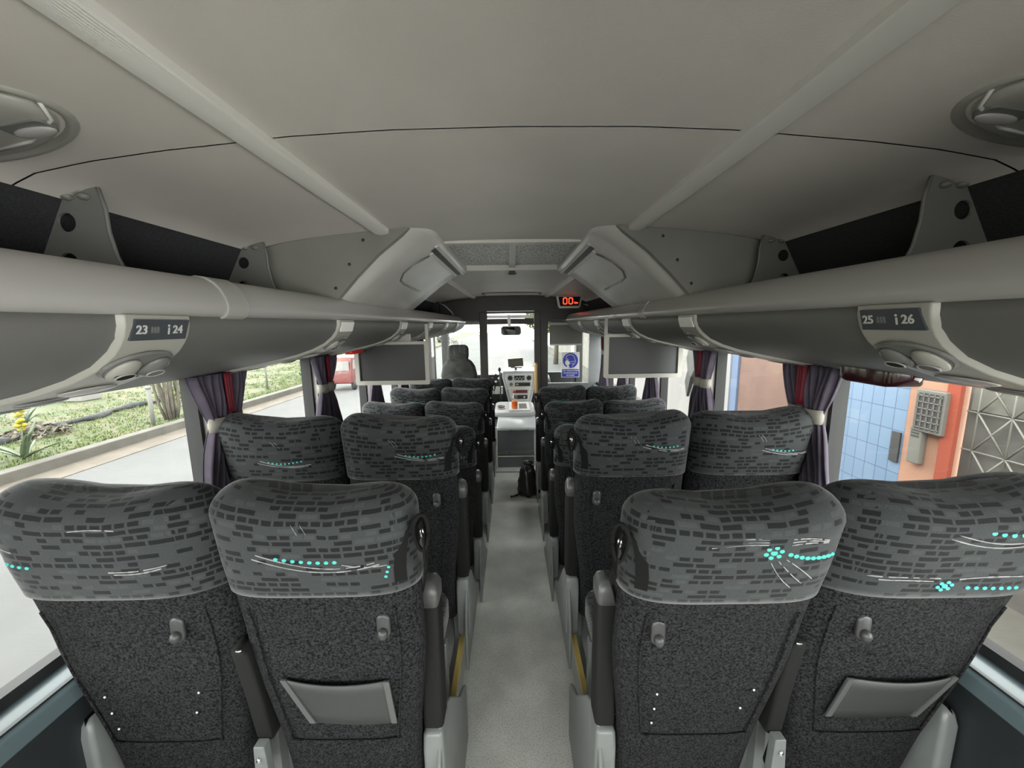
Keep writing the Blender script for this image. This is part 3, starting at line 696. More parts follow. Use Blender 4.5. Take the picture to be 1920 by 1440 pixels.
            mb = MB(); c = Vector((bxx-s*.006, y0-.028, 1.050)); mb.tube([c+Vector((-s*.015*math.cos(a)*1, .006*math.sin(a*2), .040*math.sin(a))) for a in [2*PI*k/18 for k in range(19)]], .0048, 7)
            mb.build('belt_guide', M['belt'], sb)
            mb = MB(); mb.ell(c+Vector((-s*.004, -.008, .004)), (.005, .004, .010)); mb.build('belt_stud', M['chrome'], sb)
    else:
        wx = s*.205
        mb = MB(); mb.loft([[(wx+x, y-.05, z) for x, y in rrect(-.022+e, .022-e, -.05+e, .05-e, .012)] for z, e in ((.15, .01), (.18, 0), (.46, 0), (.49, .006), (.505, .016))]); mb.build('armrest_hinge', M['seat_plastic'], root)
        for sx in (-.14, .14):
            mb = MB(); mb.bx(sx-.015, sx+.015, .08, .12, 0, .29); mb.build('leg', M['seat_plastic'], root, bevel=.004)
    if pocket:
        q = pocket  # 4 corners (x,z): tl, tr, br, bl
        mb = MB(); n = 10; rows = []
        for j in range(5):
            v = j/4; row_ = []
            for i in range(n+1):
                u = i/n; x = (q[0][0]*(1-u)+q[1][0]*u)*(1-v)+(q[3][0]*(1-u)+q[2][0]*u)*v; z = (q[0][1]*(1-u)+q[1][1]*u)*(1-v)+(q[3][1]*(1-u)+q[2][1]*u)*v
                p = rearp(x, z - .006*math.sin(PI*u), .005); row_.append(p + Vector((0, -.010*math.sin(PI*u)*(1-v) - .002, 0)))
            rows.append(row_)
        mb.loft(rows, 0, True, False)
        po = mb.build('magazine_pocket', M['pocket'], root, solid=.004)
        mb = MB()
        for i in (0, n):
            mb = MB(); col = [r_[i] + Vector(((.006 if i == 0 else -.006), -.004, 0)) for r_ in rows]; mb.ribbon(col, .014, (1, 0, 0), .004)
            mb.build('pocket_binding', M['arm_cap'], po)
    return root

ROWY = [0.92, 1.55, 2.25, 2.92, 3.58, 4.24]
ORD = ['nearest row', 'second row from the camera', 'third row from the camera', 'fourth row from the camera', 'fifth row from the camera', 'sixth and last row by the driver']
for r_, y in enumerate(ROWY):
    fl = PF if r_ < 2 else 0.0
    for s, sn in ((-1, 'left'), (1, 'right')):
        if s > 0 and r_ == 5: continue
        o = ORD[r_] if not (s > 0 and r_ == 4) else 'fifth row, the frontmost here'
        if r_ == 0:
            if s < 0:
                seat(s*.445, y, fl, s, 'aisle', 'patterned grey seat left of the aisle in the nearest row, grey pocket on its back', .14, [(-.125, .655), (.13, .645), (.135, .505), (-.075, .515)], 2)
                seat(s*.900, y, fl, s, 'window', 'patterned grey seat by the left window in the nearest row, plain carpet back', .14, False, 4, studs=True)
            else:
                seat(s*.435, y, fl, s, 'aisle', 'patterned grey seat right of the aisle in the nearest row, turquoise flower on cover', .22, False, 1, studs=True)
                seat(s*.880, y, fl, s, 'window', 'patterned grey seat by the right window in the nearest row, pale pocket on its back', .20, [(-.115, .65), (.145, .645), (.09, .515), (-.13, .515)], 3)
        else:
            seat(s*.445, y, fl, s, 'aisle', 'patterned grey seat %s of the aisle in the %s' % (sn, o))
            seat(s*.900, y, fl, s, 'window', 'patterned grey seat by the %s window in the %s' % (sn, o))

# ------------------------------------------------------------------ curtains on the window pillars
def curtain(s, y, dirn, lab, zt=-.165, zb=-.98, tiez=-.35, wt=.15, wb=.16, ph=0.0, red=False, amp=.014, nf=5):
    x = s*1.105; root = empty('curtain', (x, y, Z(zt)), lab, 'curtain', 'purple tied curtains on the window pillars')
    nv, nu = 26, 48; rows = []
    for j in range(nv+1):
        v = zt + (zb-zt)*j/nv
        k = abs(v-tiez)
        wd = .052 + (wt-.052)*min(1, (max(0, v-tiez)/(zt-tiez)))**.8 if v > tiez else .052 + (wb-.052)*min(1, (tiez-v)/.45)**.7
        am = amp*(.6+.6*min(1, k/.1)); row_ = []
        cen = dirn*(wt*.42 if v > tiez else wt*.42) * (0.55+.45*min(1, k/.15))
        if v < tiez: cen = dirn*(.035+.06*min(1, (tiez-v)/.4))
        for i in range(nu+1):
            u = i/nu; yy = cen + (u-.5)*wd; xx = am*math.sin(u*2*PI*nf+ph) + .006*math.sin(u*9+v*14+ph)
            row_.append((xx, yy, v-zt))
        rows.append(row_)
    mb = MB(); mb.loft(rows, 0, True, False); mb.build('cloth', M['curtain'], root, solid=.002)
    mb = MB(); c = dirn*(.035); rg = []
    for dz in (-.026, .026):
        rg.append([(.024*math.cos(a), c*.9+.040*math.sin(a), tiez-zt+dz) for a in [2*PI*i/20 for i in range(20)]])
    mb.loft(rg, 0, True, True, False); mb.build('tie_band', M['tie'], root, solid=.003)
    if red:
        mb = MB(); rows = []
        for j in range(7):
            v = -j/6*.15; rows.append([(-s*.022+.008*math.sin(i/16*6*PI), .012+(i/16-.5)*.040*(1-.3*j/6), v) for i in range(17)])
        mb.loft(rows, 0, True, False); mb.build('red_pleat', M['curtain_red'], root, solid=.002, label='red pleated strip')
LP = ['first pillar', 'second pillar', 'third pillar', 'fourth pillar', 'fifth pillar']
for i, y in enumerate([1.43, 2.23, 3.03, 3.83, 4.63]):
    for s, sn in ((-1, 'left'), (1, 'right')):
        pass
        for d, dn in ((-1, 'near'), (1, 'far')):
            curtain(s, y + d*.008, d, 'purple curtain tied on the %s side of the %s ahead along the %s windows' % (dn, LP[i], sn), ph=i*1.3+d+s, red=(d < 0), wt=.15 if i == 0 else .13)

# small things under the racks
o = empty('emergency_hammer', (-1.03, 2.50, Z(-.155)), 'bright red emergency handle under the left rack before the screen', 'emergency handle')
mb = MB(); mb.loft([[(x, yy, z) for x, z in rrect(-.025+e, .025-e, -.018+e, .004, .004)] for yy, e in ((-.10, .01), (-.09, 0), (.09, 0), (.10, .01))]); mb.build('handle', M['red'], o)
mb = MB(); mb.bx(-.02, .02, .10, .14, -.012, .012); mb.build('mount', M['dark'], o)
o = empty('emergency_hammer', (1.04, 1.09, Z(-.148)), 'glossy dark red emergency handle under the right rack by the nearest curtains', 'emergency handle')
mb = MB(); mb.loft([[(x, yy, z) for x, z in rrect(-.045+e, .045-e, -.035+e*.7, .02, .010)] for yy, e in ((-.105, .03), (-.085, .006), (-.06, 0), (.06, 0), (.085, .006), (.105, .03))]); mb.build('handle', mat('dark_red_gloss', (.035, .008, .012), .12), o)
mb = MB(); mb.bx(-.05, .05, -.12, .12, .018, .03); mb.build('mount', M['dark'], o)

# hanging screens
def monitor(x0, x1, y, z0, z1, s, lab):
    cx = (x0+x1)/2; root = empty('video_screen', (cx, y, Z((z0+z1)/2)), lab, 'screen', 'hanging video screens')
    w2, h2 = (x1-x0)/2, (z1-z0)/2
    mb = MB(); vs = plate_mesh(rrect(-w2, w2, -h2, h2, .012), [rrect(-w2+.028, w2-.028, -h2+.028, h2-.02, .004)], .03); put(mb, vs, Matrix.Rotation(PI/2, 4, 'X')); mb.bx(-w2+.01, w2-.01, .012, .045, -h2+.01, h2-.01)
    mb.build('bezel', M['bezel'], root)
    mb = MB(); mb.bx(-w2+.027, w2-.027, .0, .012, -h2+.027, h2-.019); mb.build('display', M['screen'], root)
    mb = MB(); xx = -s*(w2-.012); mb.bx(xx-.010, xx+.010, .0, .02, h2-.01, h2+.115); mb.bx(-w2*.5, w2*.5, .01, .035, h2-.01, h2+.05); mb.build('hanger', M['bezel'], root, bevel=.003)
monitor(-1.08, -.575, 2.62, -.40, -.105, -1, 'grey framed blank screen hanging under the left rack')
monitor(.62, 1.15, 2.62, -.375, -.075, 1, 'grey framed blank screen hanging under the right rack')

# ------------------------------------------------------------------ partition behind the driver
mb = MB()
arch = [(-1.2, .10), (-1.05, .22), (-.85, .30), (-.6, .35), (-.3, .376), (0, .384), (.3, .376), (.6, .35), (.85, .30), (1.05, .22), (1.2, .10)]
mb.prism([(x, Z(z)) for x, z in arch] + [(1.2, Z(.05)), (.385, Z(.05)), (.385, Z(.165)), (-.34, Z(.165)), (-.34, Z(.05)), (-1.2, Z(.05))], 'y', 5.28, 5.36)
mb.bx(-1.24, 1.24, 5.35, 5.38, Z(.20), Z(.47))
struct(mb, 'wall_front_lintel', M['dark_brown'])
mb = MB(); mb.bx(-.34, .30, 5.272, 5.30, Z(.168), Z(.180)); struct(mb, 'trim_doorway_strip', M['white'])
mb = MB(); mb.bx(-.445, -.34, 5.27, 5.35, 0, Z(.17)); struct(mb, 'door_1_post_left', M['dark_brown'], bevel=.008)
mb = MB(); mb.bx(.30, .385, 5.27, 5.35, 0, Z(.17)); mb.bx(.385, .49, 5.30, 5.35, 0, Z(.10)); struct(mb, 'door_1_post_right', M['dark_brown'], bevel=.008)
mb = MB(); mb.bx(-.34, .30, 5.29, 5.35, Z(.145), Z(.17)); struct(mb, 'door_1_header', M['dark'], bevel=.004)
mb = MB(); mb.bx(-1.24, -.445, 5.30, 5.35, 0, Z(-.75)); struct(mb, 'wall_front_left', M['grey_vinyl'])
mb = MB(); mb.bx(.49, 1.24, 5.30, 5.35, 0, Z(-.82)); mb.bx(1.06, 1.24, 5.30, 5.35, Z(-.82), Z(.1)); struct(mb, 'wall_front_right', M['grey_vinyl'])
mb = MB(); mb.bx(.485, 1.06, 5.312, 5.318, Z(-.82), Z(.03)); struct(mb, 'window_30', M['glass'])
mb = MB(); mb.bx(-1.12, -.445, 5.312, 5.318, Z(-.75), Z(.03)); struct(mb, 'window_31', M['glass'])
o = empty('roller_blind', (.74, 5.28, Z(-.02)), 'grey roller blind half lowered at the right front glass', 'blind')
mb = MB(); mb.tube([(-.24, 0, .02), (.22, 0, .02)], .018, 10); mb.build('roller', M['grey_light'], o)
mb = MB(); mb.bx(-.23, .21, .0, .006, -.26, .02); mb.build('sheet', mat('blind_cloth', (.17, .165, .15), .9), o)
mb = MB(); mb.bx(-.23, .21, -.004, .010, -.275, -.255); mb.build('bottom_bar', M['grey_light'], o)
# handrail by the door
o = empty('handrail', (.32, 5.21, Z(-.66)), 'worn yellow handrail on the right door post', 'handrail')
mb = MB(); mb.tube([(0, .06, .12), (0, .0, .10), (-.005, -.01, .0), (0, 0, -.26), (0, .06, -.28)], .02, 10); mb.build('rail', M['wood'], o)
# pale grab post by the engine cover
o = empty('grab_post', (-.225, 4.40, 0), 'short white post with dark fitting left of the engine cover step', 'post')
mb = MB(); mb.loft([[(x, y, z) for x, y in rrect(-.03+e, .03-e, -.03+e, .03-e, .015)] for z, e in ((0, .0), (.42, 0), (.49, 0), (.51, .012))]); mb.build('post_body', M['white'], o)
mb = MB(); mb.bx(-.018, .018, -.034, -.028, .30, .38); mb.build('fitting', M['dark'], o)

# no-mask sign
o = empty('safety_sign', (.80, 5.29, Z(-.56)), 'blue and white mandatory face mask sign on the right front glass', 'sign')
mb = MB(); mb.bx(-.125, .125, 0, .004, -.18, .17); mb.build('board', M['sign_white'], o)
mb = MB(); mb.disc((0, -.002, .055), .105, (1, 0, 0), (0, 0, 1), 0, 40, .004)
fr = Matrix.Rotation(PI/2, 4, 'X')
def flat(mbx, pts, y, m): mbx.loft([[(x, y, z) for x, z in pts], [(x, y-.0015, z) for x, z in pts]], m, False)
mb.tube([(-.048+.0*k, -.006, .05) if False else (-.062+.115*(1-math.cos(a))*.5, -.0055, .09+.045*math.sin(a)*1.0) for a in [PI*k/12 for k in range(13)]], .0035, 5, 1)
mb.tube([(.053, -.0055, .09), (.070, -.0055, .05), (.055, -.0055, .01), (.03, -.0055, -.01), (.02, -.0055, -.04)], .0035, 5, 1)
mb.tube([(-.062, -.0055, .09), (-.058, -.0055, .06)], .0035, 5, 1)
flat(mb, [(-.07, .05), (-.045, .06), (-.02, .045), (-.008, .02), (-.025, -.015), (-.055, -.012), (-.075, .015)], -.004, 1)
mb.tube([(-.02, -.0055, .035), (.055, -.0055, .045)], .003, 5, 1); mb.tube([(-.01, -.0055, .012), (.05, -.0055, .01)], .003, 5, 1); mb.tube([(-.045, -.0055, .085), (-.03, -.0055, .06), (-.05, -.0055, .06)], .004, 5, 1)
flat(mb, [(-.045, -.014), (-.02, -.02), (-.01, -.045), (-.05, -.04)], -.004, 1)
mb.build('pictogram', [M['sign_blue'], M['sign_white']], o)
mb = MB(); mb.bx(-.117, .117, -.002, 0, -.172, -.066)
for k, t in enumerate(('USO OBLIGATORIO', 'DE MASCARILLA', 'EN BUSES')):
    put(mb, text_geo(t, .026, .002, bold=.0006), Matrix.Translation((0, -.003, -.087-.032*k)) @ fr, 1)
mb.build('caption_band', [M['sign_blue'], M['sign_white']], o)
# speed display
o = empty('speed_display', (.715, 4.86, Z(.262)), 'digital speed display glowing red 00 under the front ceiling', 'speed display')
poly = [(-.16, .075), (.16, .075), (.135, -.055), (.115, -.072), (-.115, -.072), (-.135, -.055)]
mb = MB(); mb.loft([[(x, y, z) for x, z in poly] for y in (.0, .07)], 0, False); mb.build('housing', M['white'], o, bevel=.004)
poly = [(-.138, .066), (.138, .066), (.115, -.048), (-.115, -.048)]
mb = MB(); mb.loft([[(x, y, z) for x, z in poly] for y in (-.004, .002)], 0, False); mb.build('lens', M['black'], o)
mb = MB()
def seg7(cx, cz, w_, h_, segs):
    t = .009
    S = {'a': (0, h_, w_, t), 'd': (0, -h_, w_, t), 'g': (0, 0, w_, t), 'b': (w_, h_/2, t, h_/2), 'c': (w_, -h_/2, t, h_/2), 'f': (-w_, h_/2, t, h_/2), 'e': (-w_, -h_/2, t, h_/2)}
    for c in segs:
        x, z, a, b = S[c]; mb.box((cx+x, -.006, cz+z), (max(a*2-.006, .009) if a > t else t*1.4, .003, max(b*2-.006, .009) if b > t else t*1.4))
seg7(-.055, .014, .022, .036, 'abcdef'); seg7(.015, .014, .022, .036, 'abcdef')
put(mb, text_geo('km', .038, .003, bold=.001), Matrix.Translation((.082, -.006, -.008)) @ fr)
mb.build('digits', M['led'], o)

# ------------------------------------------------------------------ driver's cab
mb = MB(); mb.bx(-1.24, 1.24, 5.34, 6.95, Z(.22), Z(.26)); struct(mb, 'ceiling_cab', M['ceiling'])
mb = MB(); mb.bx(-1.24, 1.24, 6.50, 6.60, Z(-.0), Z(.095)); struct(mb, 'trim_windscreen_valance', M['dark_brown'])
mb = MB(); mb.bx(-1.24, 1.24, 6.44, 6.50, Z(.10), Z(.15)); struct(mb, 'trim_windscreen_top', M['white'])
mb = MB(); mb.bx(-1.24, 1.24, 6.84, 6.9, 0, Z(-.86)); struct(mb, 'wall_nose', M['dark'])
mb = MB(); mb.bx(-1.2, 1.2, 6.88, 6.885, Z(-.86), Z(.22)); struct(mb, 'window_40', M['glass'])
for s, n_ in ((-1, 'left'), (1, 'right')):
    mb = MB(); mb.bx(s*1.13, s*1.24, 5.55, 5.66, 0, Z(.22)); struct(mb, 'wall_cab_pillar_'+n_, M['dark'])
    mb = MB(); mb.bx(s*1.13, s*1.24, 6.78, 6.9, 0, Z(.22)); struct(mb, 'wall_corner_pillar_'+n_, M['dark'])
    zc_ = Z(-.9) if s < 0 else .12
    mb = MB(); mb.bx(s*1.17, s*1.24, 5.36, 6.8, 0, zc_); struct(mb, 'wall_cab_'+n_, M['grey_light'])
    mb = MB(); mb.bx(s*1.19, s*1.195, 5.66, 6.8, zc_, Z(.2)); struct(mb, 'window_%d' % (50 if s < 0 else 51), M['glass'])
# driver's seat
o = empty('driver_seat', (-.78, 5.62, 0), 'high backed grey driver seat with separate headrest beyond the partition', 'driver seat')
mb = MB(); rg = []
for z, wv, t in ((.55, .20, .05), (.60, .24, .06), (.80, .265, .065), (1.0, .26, .065), (1.12, .235, .06), (1.19, .19, .055), (1.235, .13, .045), (1.25, .08, .03)):
    rg.append([(x, y-(z-.6)*.12, z) for x, y in rrect(-wv, wv, -t, t, min(t*.9, .045))])
mb.loft(rg); mb.build('backrest', M['driver_cloth'], o)
mb = MB(); rg = []
for z, wv, t in ((1.17, .10, .03), (1.20, .135, .05), (1.28, .15, .055), (1.37, .15, .055), (1.41, .135, .05), (1.43, .10, .03)):
    rg.append([(x, y-.08, z) for x, y in rrect(-wv, wv, -t, t, t*.8)])
mb.loft(rg)
mb.build('headrest', M['driver_cloth'], o)
mb = MB(); mb.bx(-.25, .25, 0, .48, .45, .58); mb.build('seat_cushion', M['driver_cloth'], o, bevel=.03)
mb = MB(); mb.bx(-.17, .17, .05, .40, 0, .45); mb.build('pedestal', M['dark'], o, bevel=.02)
# engine cover
o = empty('engine_cover', (-.02, 4.47, 0), 'white topped engine cover filling the doorway behind the dashboard', 'engine cover')
mb = MB(); mb.bx(-.175, .265, 0, .03, .15, .455); mb.build('front_panel', M['grey_vinyl'], o, bevel=.006)
mb = MB(); mb.bx(-.175, .265, -.03, .0, .155, .20); mb.bx(-.175, .265, -.03, .02, .0, .15); mb.ell((-.03, -.032, .18), (.008, .004, .008), 1); mb.build('kick_step', [M['grey_vinyl'], M['black']], o, bevel=.004)
mb = MB(); mb.bx(-.18, .27, -.045, .02, .135, .15); mb.build('step_edge', M['alu'], o)
mb = MB(); mb.loft([[(x, y, z) for x, y in rrect(-.185, .31, -.02, 1.5, .05)] for z in (.455, .49)]); mb.bx(-.18, .29, .03, 1.48, 0, .455)
mb.tube([(-.06, -.012, .483), (-.03, -.016, .465), (.0, -.02, .455), (.10, -.022, .452), (.18, -.02, .458), (.23, -.01, .48)], .005, 6, 1); mb.build('lid', [M['engine_cover'], M['grey_vinyl']], o)
# console tray on it
o = empty('console_tray', (0.0, 5.28, .49), 'pale moulded console tray with cup holders on the engine cover', 'console')
mb = MB(); mb.loft([[(x, y, z) for x, y in rrect(-.26+e, .30-e, -.30+e, .45-e, .09)] for z, e in ((0, 0), (.045, 0), (.06, .012), (.055, .03))]); mb.build('tray_body', M['grey_light'], o)
mb = MB(); mb.bx(-.06, .23, -.20, .35, .055, .075, 0); mb.build('tray_plate', M['white'], o, bevel=.006)
mb = MB(); mb.bx(.08, .19, -.12, .20, .073, .079); mb.build('tray_mat', M['vent'], o, bevel=.002)
for x, y in ((-.17, .12), (-.16, -.02)):
    mb = MB(); mb.lathe((x, y, .052), [(.055, 0), (.055, .012), (.045, .014), (.042, .004)]); mb.build('cup_holder', M['vent'], o)
# bottle with red drink
o = empty('drink_bottle', (.02, 5.18, .566), 'clear plastic bottle half full of orange red drink on the console tray', 'bottle')
mb = MB(); mb.lathe((0, 0, 0), [(.040, 0), (.044, .01), (.044, .05), (.041, .07), (.044, .09), (.044, .13), (.038, .16), (.022, .195), (.015, .21), (.015, .225)]); mb.build('bottle_body', M['bottle'], o)
mb = MB(); mb.lathe((0, 0, .002), [(.038, 0), (.042, .01), (.042, .05), (.039, .07), (.042, .09), (.042, .10)]); mb.build('drink', M['orange_drink'], o)
mb = MB(); mb.lathe((0, 0, .225), [(.018, 0), (.018, .022), (.012, .026)]); mb.build('cap', M['red'], o)
# dashboard
o = empty('dashboard', (0, 6.15, 0), 'dark curved dashboard below the windscreen', 'dashboard')
mb = MB(); mb.prism([(0, .30), (-.02, .75), (.05, .90), (.30, .93), (.66, .88), (.66, .30)], 'x', -1.12, -.20); mb.prism([(.05, .30), (.03, .75), (.10, .82), (.30, .86), (.66, .84), (.66, .30)], 'x', .40, .62); mb.build('dash_body', M['dark'], o, bevel=.02)
mb = MB()
for k in range(5): mb.ell((-.22-.05*(k % 3), -.04, .80+.055*(k//2)), (.02, .012, .018), k % 2)
mb.bx(-.34, -.16, -.05, .0, .60, .72, 1); mb.build('switch_cluster', [M['dark'], M['white']], o)
# centre stack
o = empty('centre_console', (.10, 5.98, 0), 'white centre console with radio and round air vents on the dashboard', 'console')
face = [(-.235, .96), (.25, .96), (.25, .88), (.20, .62), (.17, .47), (-.15, .47), (-.18, .62), (-.235, .88)]
mb = MB(); mb.loft([[(x*1.12, y, z+.02 if z > .9 else z) for x, z in face] for y in (.03, .55)], 0, False); mb.build('stack_body', M['grey_light'], o, bevel=.02)
mb = MB(); f2 = [(-.215, .935), (.215, .935), (.215, .86), (.17, .63), (.14, .50), (-.12, .50), (-.15, .63), (-.215, .86)]
mb.loft([[(x, y, z) for x, z in f2] for y in (.005, .04)], 0, False); mb.build('fascia', M['white'], o, bevel=.008)
for x in (-.14, .155):
    mb = MB(); mb.disc((x, 0, .875), .046, (1, 0, 0), (0, 0, 1), 0, 24, .02); mb.disc((x, -.012, .875), .036, (1, 0, 0), (0, 0, 1), 1, 24, .004); mb.build('round_vent', [M['grey_light'], M['dark']], o)
mb = MB(); mb.bx(-.075, .085, -.006, .01, .84, .91)
for k in range(6): mb.bx(-.065+.024*k, -.048+.024*k, -.01, -.004, .85+.02*(k % 2), .87+.02*(k % 2), 1)
mb.build('switch_panel', [M['dark'], M['grey_light']], o)
mb = MB(); mb.bx(-.065, .175, -.006, .01, .745, .80); mb.bx(-.05, -.01, -.01, -.004, .76, .785, 1); mb.build('radio', [M['dark'], mat('lcd', (.45, .42, .2), .4)], o)
mb = MB(); mb.disc((-.125, -.002, .775), .028, (1, 0, 0), (0, 0, 1), 0, 20, .015); mb.build('dial', M['vent'], o)
mb = MB(); mb.bx(-.205, .20, -.012, .005, .70, .715); mb.build('shelf_lip', M['white'], o)
mb = MB(); mb.bx(-.10, .13, -.006, .01, .635, .68, 1); mb.bx(-.08, .13, -.006, .01, .54, .60); mb.disc((.08, -.008, .57), .014, (1, 0, 0), (0, 0, 1), 2, 14, .01); mb.build('tachograph', [M['dark'], mat('dark_red_panel', (.12, .01, .01), .3), M['chrome']], o)
# small screen on the dash
o = empty('dash_monitor', (.05, 6.1, .985), 'small tilted monitor on a stand on top of the centre console', 'monitor')
mb = MB(); mb.box((0, 0, .125), (.24, .035, .135), 0, (.1, -.06, 0)); mb.build('monitor_body', mat('olive_screen', (.10, .095, .07), .3), o, bevel=.005)
mb = MB(); mb.bx(-.08, .10, -.03, .03, .035, .055); mb.tube([(0, .0, 0), (0, .0, .05)], .02, 8); mb.build('stand', M['vent'], o)
o = empty('gear_lever', (-.20, 5.85, .48), 'dark gear lever with knob beside the dashboard console', 'gear lever')
mb = MB(); mb.tube([(0, 0, 0), (.01, -.02, .25), (0, -.03, .52)], .008, 8); mb.build('rod', M['dark'], o)
mb = MB(); mb.ell((0, -.03, .55), (.022, .022, .035)); mb.build('knob', M['dark'], o)
# steering wheel
o = empty('steering_wheel', (-.78, 5.93, .82), 'dark steering wheel in front of the driver seat', 'steering wheel')
mb = MB(); R3 = Euler((math.radians(38), 0, 0)).to_matrix(); mb.tube([R3 @ Vector((.23*math.cos(a), .23*math.sin(a), 0)) for a in [2*PI*k/32 for k in range(33)]], .014, 8); mb.build('rim', M['dark'], o)
mb = MB(); mb.tube([R3 @ Vector((-.23, 0, 0)), R3 @ Vector((.23, 0, 0))], .012, 6); mb.tube([R3 @ Vector((0, 0, 0)), R3 @ Vector((0, -.23, 0))], .012, 6); mb.ell((0, 0, 0), (.07, .07, .03)); mb.build('spokes', M['dark'], o)
mb = MB(); mb.tube([(0, 0, 0), (0, .22, -.16)], .03, 10); mb.build('steering_column', M['dark'], o)
# inside mirror
o = empty('rear_view_mirror', (-.02, 6.42, Z(-.02)), 'inside mirror hanging at the top of the windscreen', 'mirror'); o.rotation_euler = (math.radians(14), 0, math.radians(-12))
mb = MB(); mb.bx(-.045, .0, -.02, .02, -.03, .18); mb.build('mirror_arm', M['white'], o, bevel=.005)
mb = MB(); mb.loft([[(x, y, z) for x, z in rrect(-.17, .17, -.16, -.01, .05)] for y in (-.02, .02)], 0, False); mb.build('mirror_housing', M['vent'], o, bevel=.006)
mb = MB(); mb.loft([[(x, y, z) for x, z in rrect(-.155, .155, -.148, -.022, .045)] for y in (-.024, -.019)], 0, False); mb.build('mirror_glass', mat('mirror', (.55, .55, .55), .05, 1.0), o)
# wide white strip above the doorway (light tube)
o = empty('cab_light', (-.02, 5.8, Z(.22)), 'pale strip light across the cab ceiling seen above the doorway', 'light')
mb = MB(); mb.bx(-.45, .45, -.06, .06, -.035, 0); mb.build('diffuser', M['white'], o, bevel=.01)
# black corner box with a cable above left rack end
o = empty('junction_box', (-1.0, 5.18, Z(.235)), 'small dark box with a hanging cable above the left rack end', 'box')
mb = MB(); mb.bx(-.05, .04, -.05, .05, -.09, .07); mb.build('box_body', M['dark'], o, bevel=.004)
mb = MB(); mb.tube([(.05, -.02, .05), (.12, -.04, .02), (.20, -.03, -.06), (.24, .02, -.14)], .008, 6); mb.build('cable', M['grey_light'], o)

# bin bag in the aisle
def blob_bag():
    mb = MB(); rg = []; rnd = random.Random(3)
    prof = [(0.0, .075), (.02, .105), (.08, .110), (.15, .095), (.21, .080), (.26, .075), (.29, .060), (.31, .030), (.325, .026), (.345, .050)]
    for j, (z, r0) in enumerate(prof):
        rg.append([(r0*(1+.10*math.sin(3*a+j)+.07*math.sin(7*a+j*1.7)+.04*rnd.uniform(-1, 1))*math.cos(a), r0*.9*(1+.08*math.sin(4*a+j*.8)+.05*rnd.uniform(-1, 1))*math.sin(a), z+.008*math.sin(5*a)) for a in [2*PI*i/26 for i in range(26)]])
    mb.loft(rg); return mb
o = empty('bin_bag', (.135, 3.68, 0), 'black tied bin bag standing in the aisle by the right seats', 'bin bag')
blob_bag().build('bag_body', M['bag'], o)
mb = MB(); mb.loft([[(-.10, -.05, .01), (-.10, -.03, .01), (-.10, -.04, .03)], [(-.15, -.06, .004), (-.15, -.035, .004), (-.15, -.045, .012)], [(-.175, -.08, .002), (-.18, -.02, .002), (-.17, -.05, .008)]]); mb.build('bag_corner', M['bag'], o)

# ------------------------------------------------------------------ outside
GZ = Z(-2.5)
mb = MB(); mb.bx(-8.36, 3.4, -20, 120, GZ-.1, GZ)
tag(mb.build('ground_road', M['road']), kind='structure')
mb = MB(); mb.bx(-8.36, -7.74, -20, 60, GZ-.02, GZ+.012); tag(mb.build('ground_gutter_dirt', M['dirt']), kind='structure')
mb = MB(); mb.bx(-8.62, -8.36, -20, 60, GZ-.1, Z(-2.30)); tag(mb.build('ground_kerb', M['curb'], bevel=.02), kind='structure')
mb = MB(); mb.add([(-8.6, -20, Z(-2.32)), (-60, -20, Z(-2.0)), (-60, 120, Z(-2.0)), (-8.6, 120, Z(-2.32))], [(0, 1, 2, 3)]); tag(mb.build('ground_verge', M['soil']), kind='structure')
mb = MB(); mb.bx(3.2, 4.1, -10, 60, GZ-.1, Z(-2.35)); tag(mb.build('ground_pavement', M['curb']), kind='structure')
def vz(x): return Z(-2.32) + (-8.6-x)/51.4*.32
# grass tufts
mb = MB(); rnd = random.Random(11)
vs, fs = [], []
for k in range(15000):
    x = -8.64 - rnd.random()**1.5*9; y = rnd.uniform(3.2, 26)
    if math.sin(x*1.3+y*.6)+math.sin(y*1.7-x)+math.sin(x*3.1)*.6 > .9 + .5*(x > -9.8) and rnd.random() < .85: continue
    h = rnd.uniform(.025, .075)*(1 if rnd.random() < .93 else 1.8); z = vz(x)-.004
    for q in range(4):
        a = rnd.random()*6.28; b = len(vs); dx, dy = math.cos(a), math.sin(a); wv = .009; ox, oy = rnd.uniform(-.05, .05), rnd.uniform(-.05, .05)
        vs += [(x+ox-dx*wv, y+oy-dy*wv, z), (x+ox+dx*wv, y+oy+dy*wv, z), (x+ox+dy*h*.6+rnd.uniform(-.02, .02), y+oy-dx*h*.6, z+h)]; fs.append((b, b+1, b+2))
mb.add(vs, fs); go = mb.build('grass', M['grass']); tag(go, 'short green grass growing on the verge beyond the kerb', 'grass', kind='stuff')
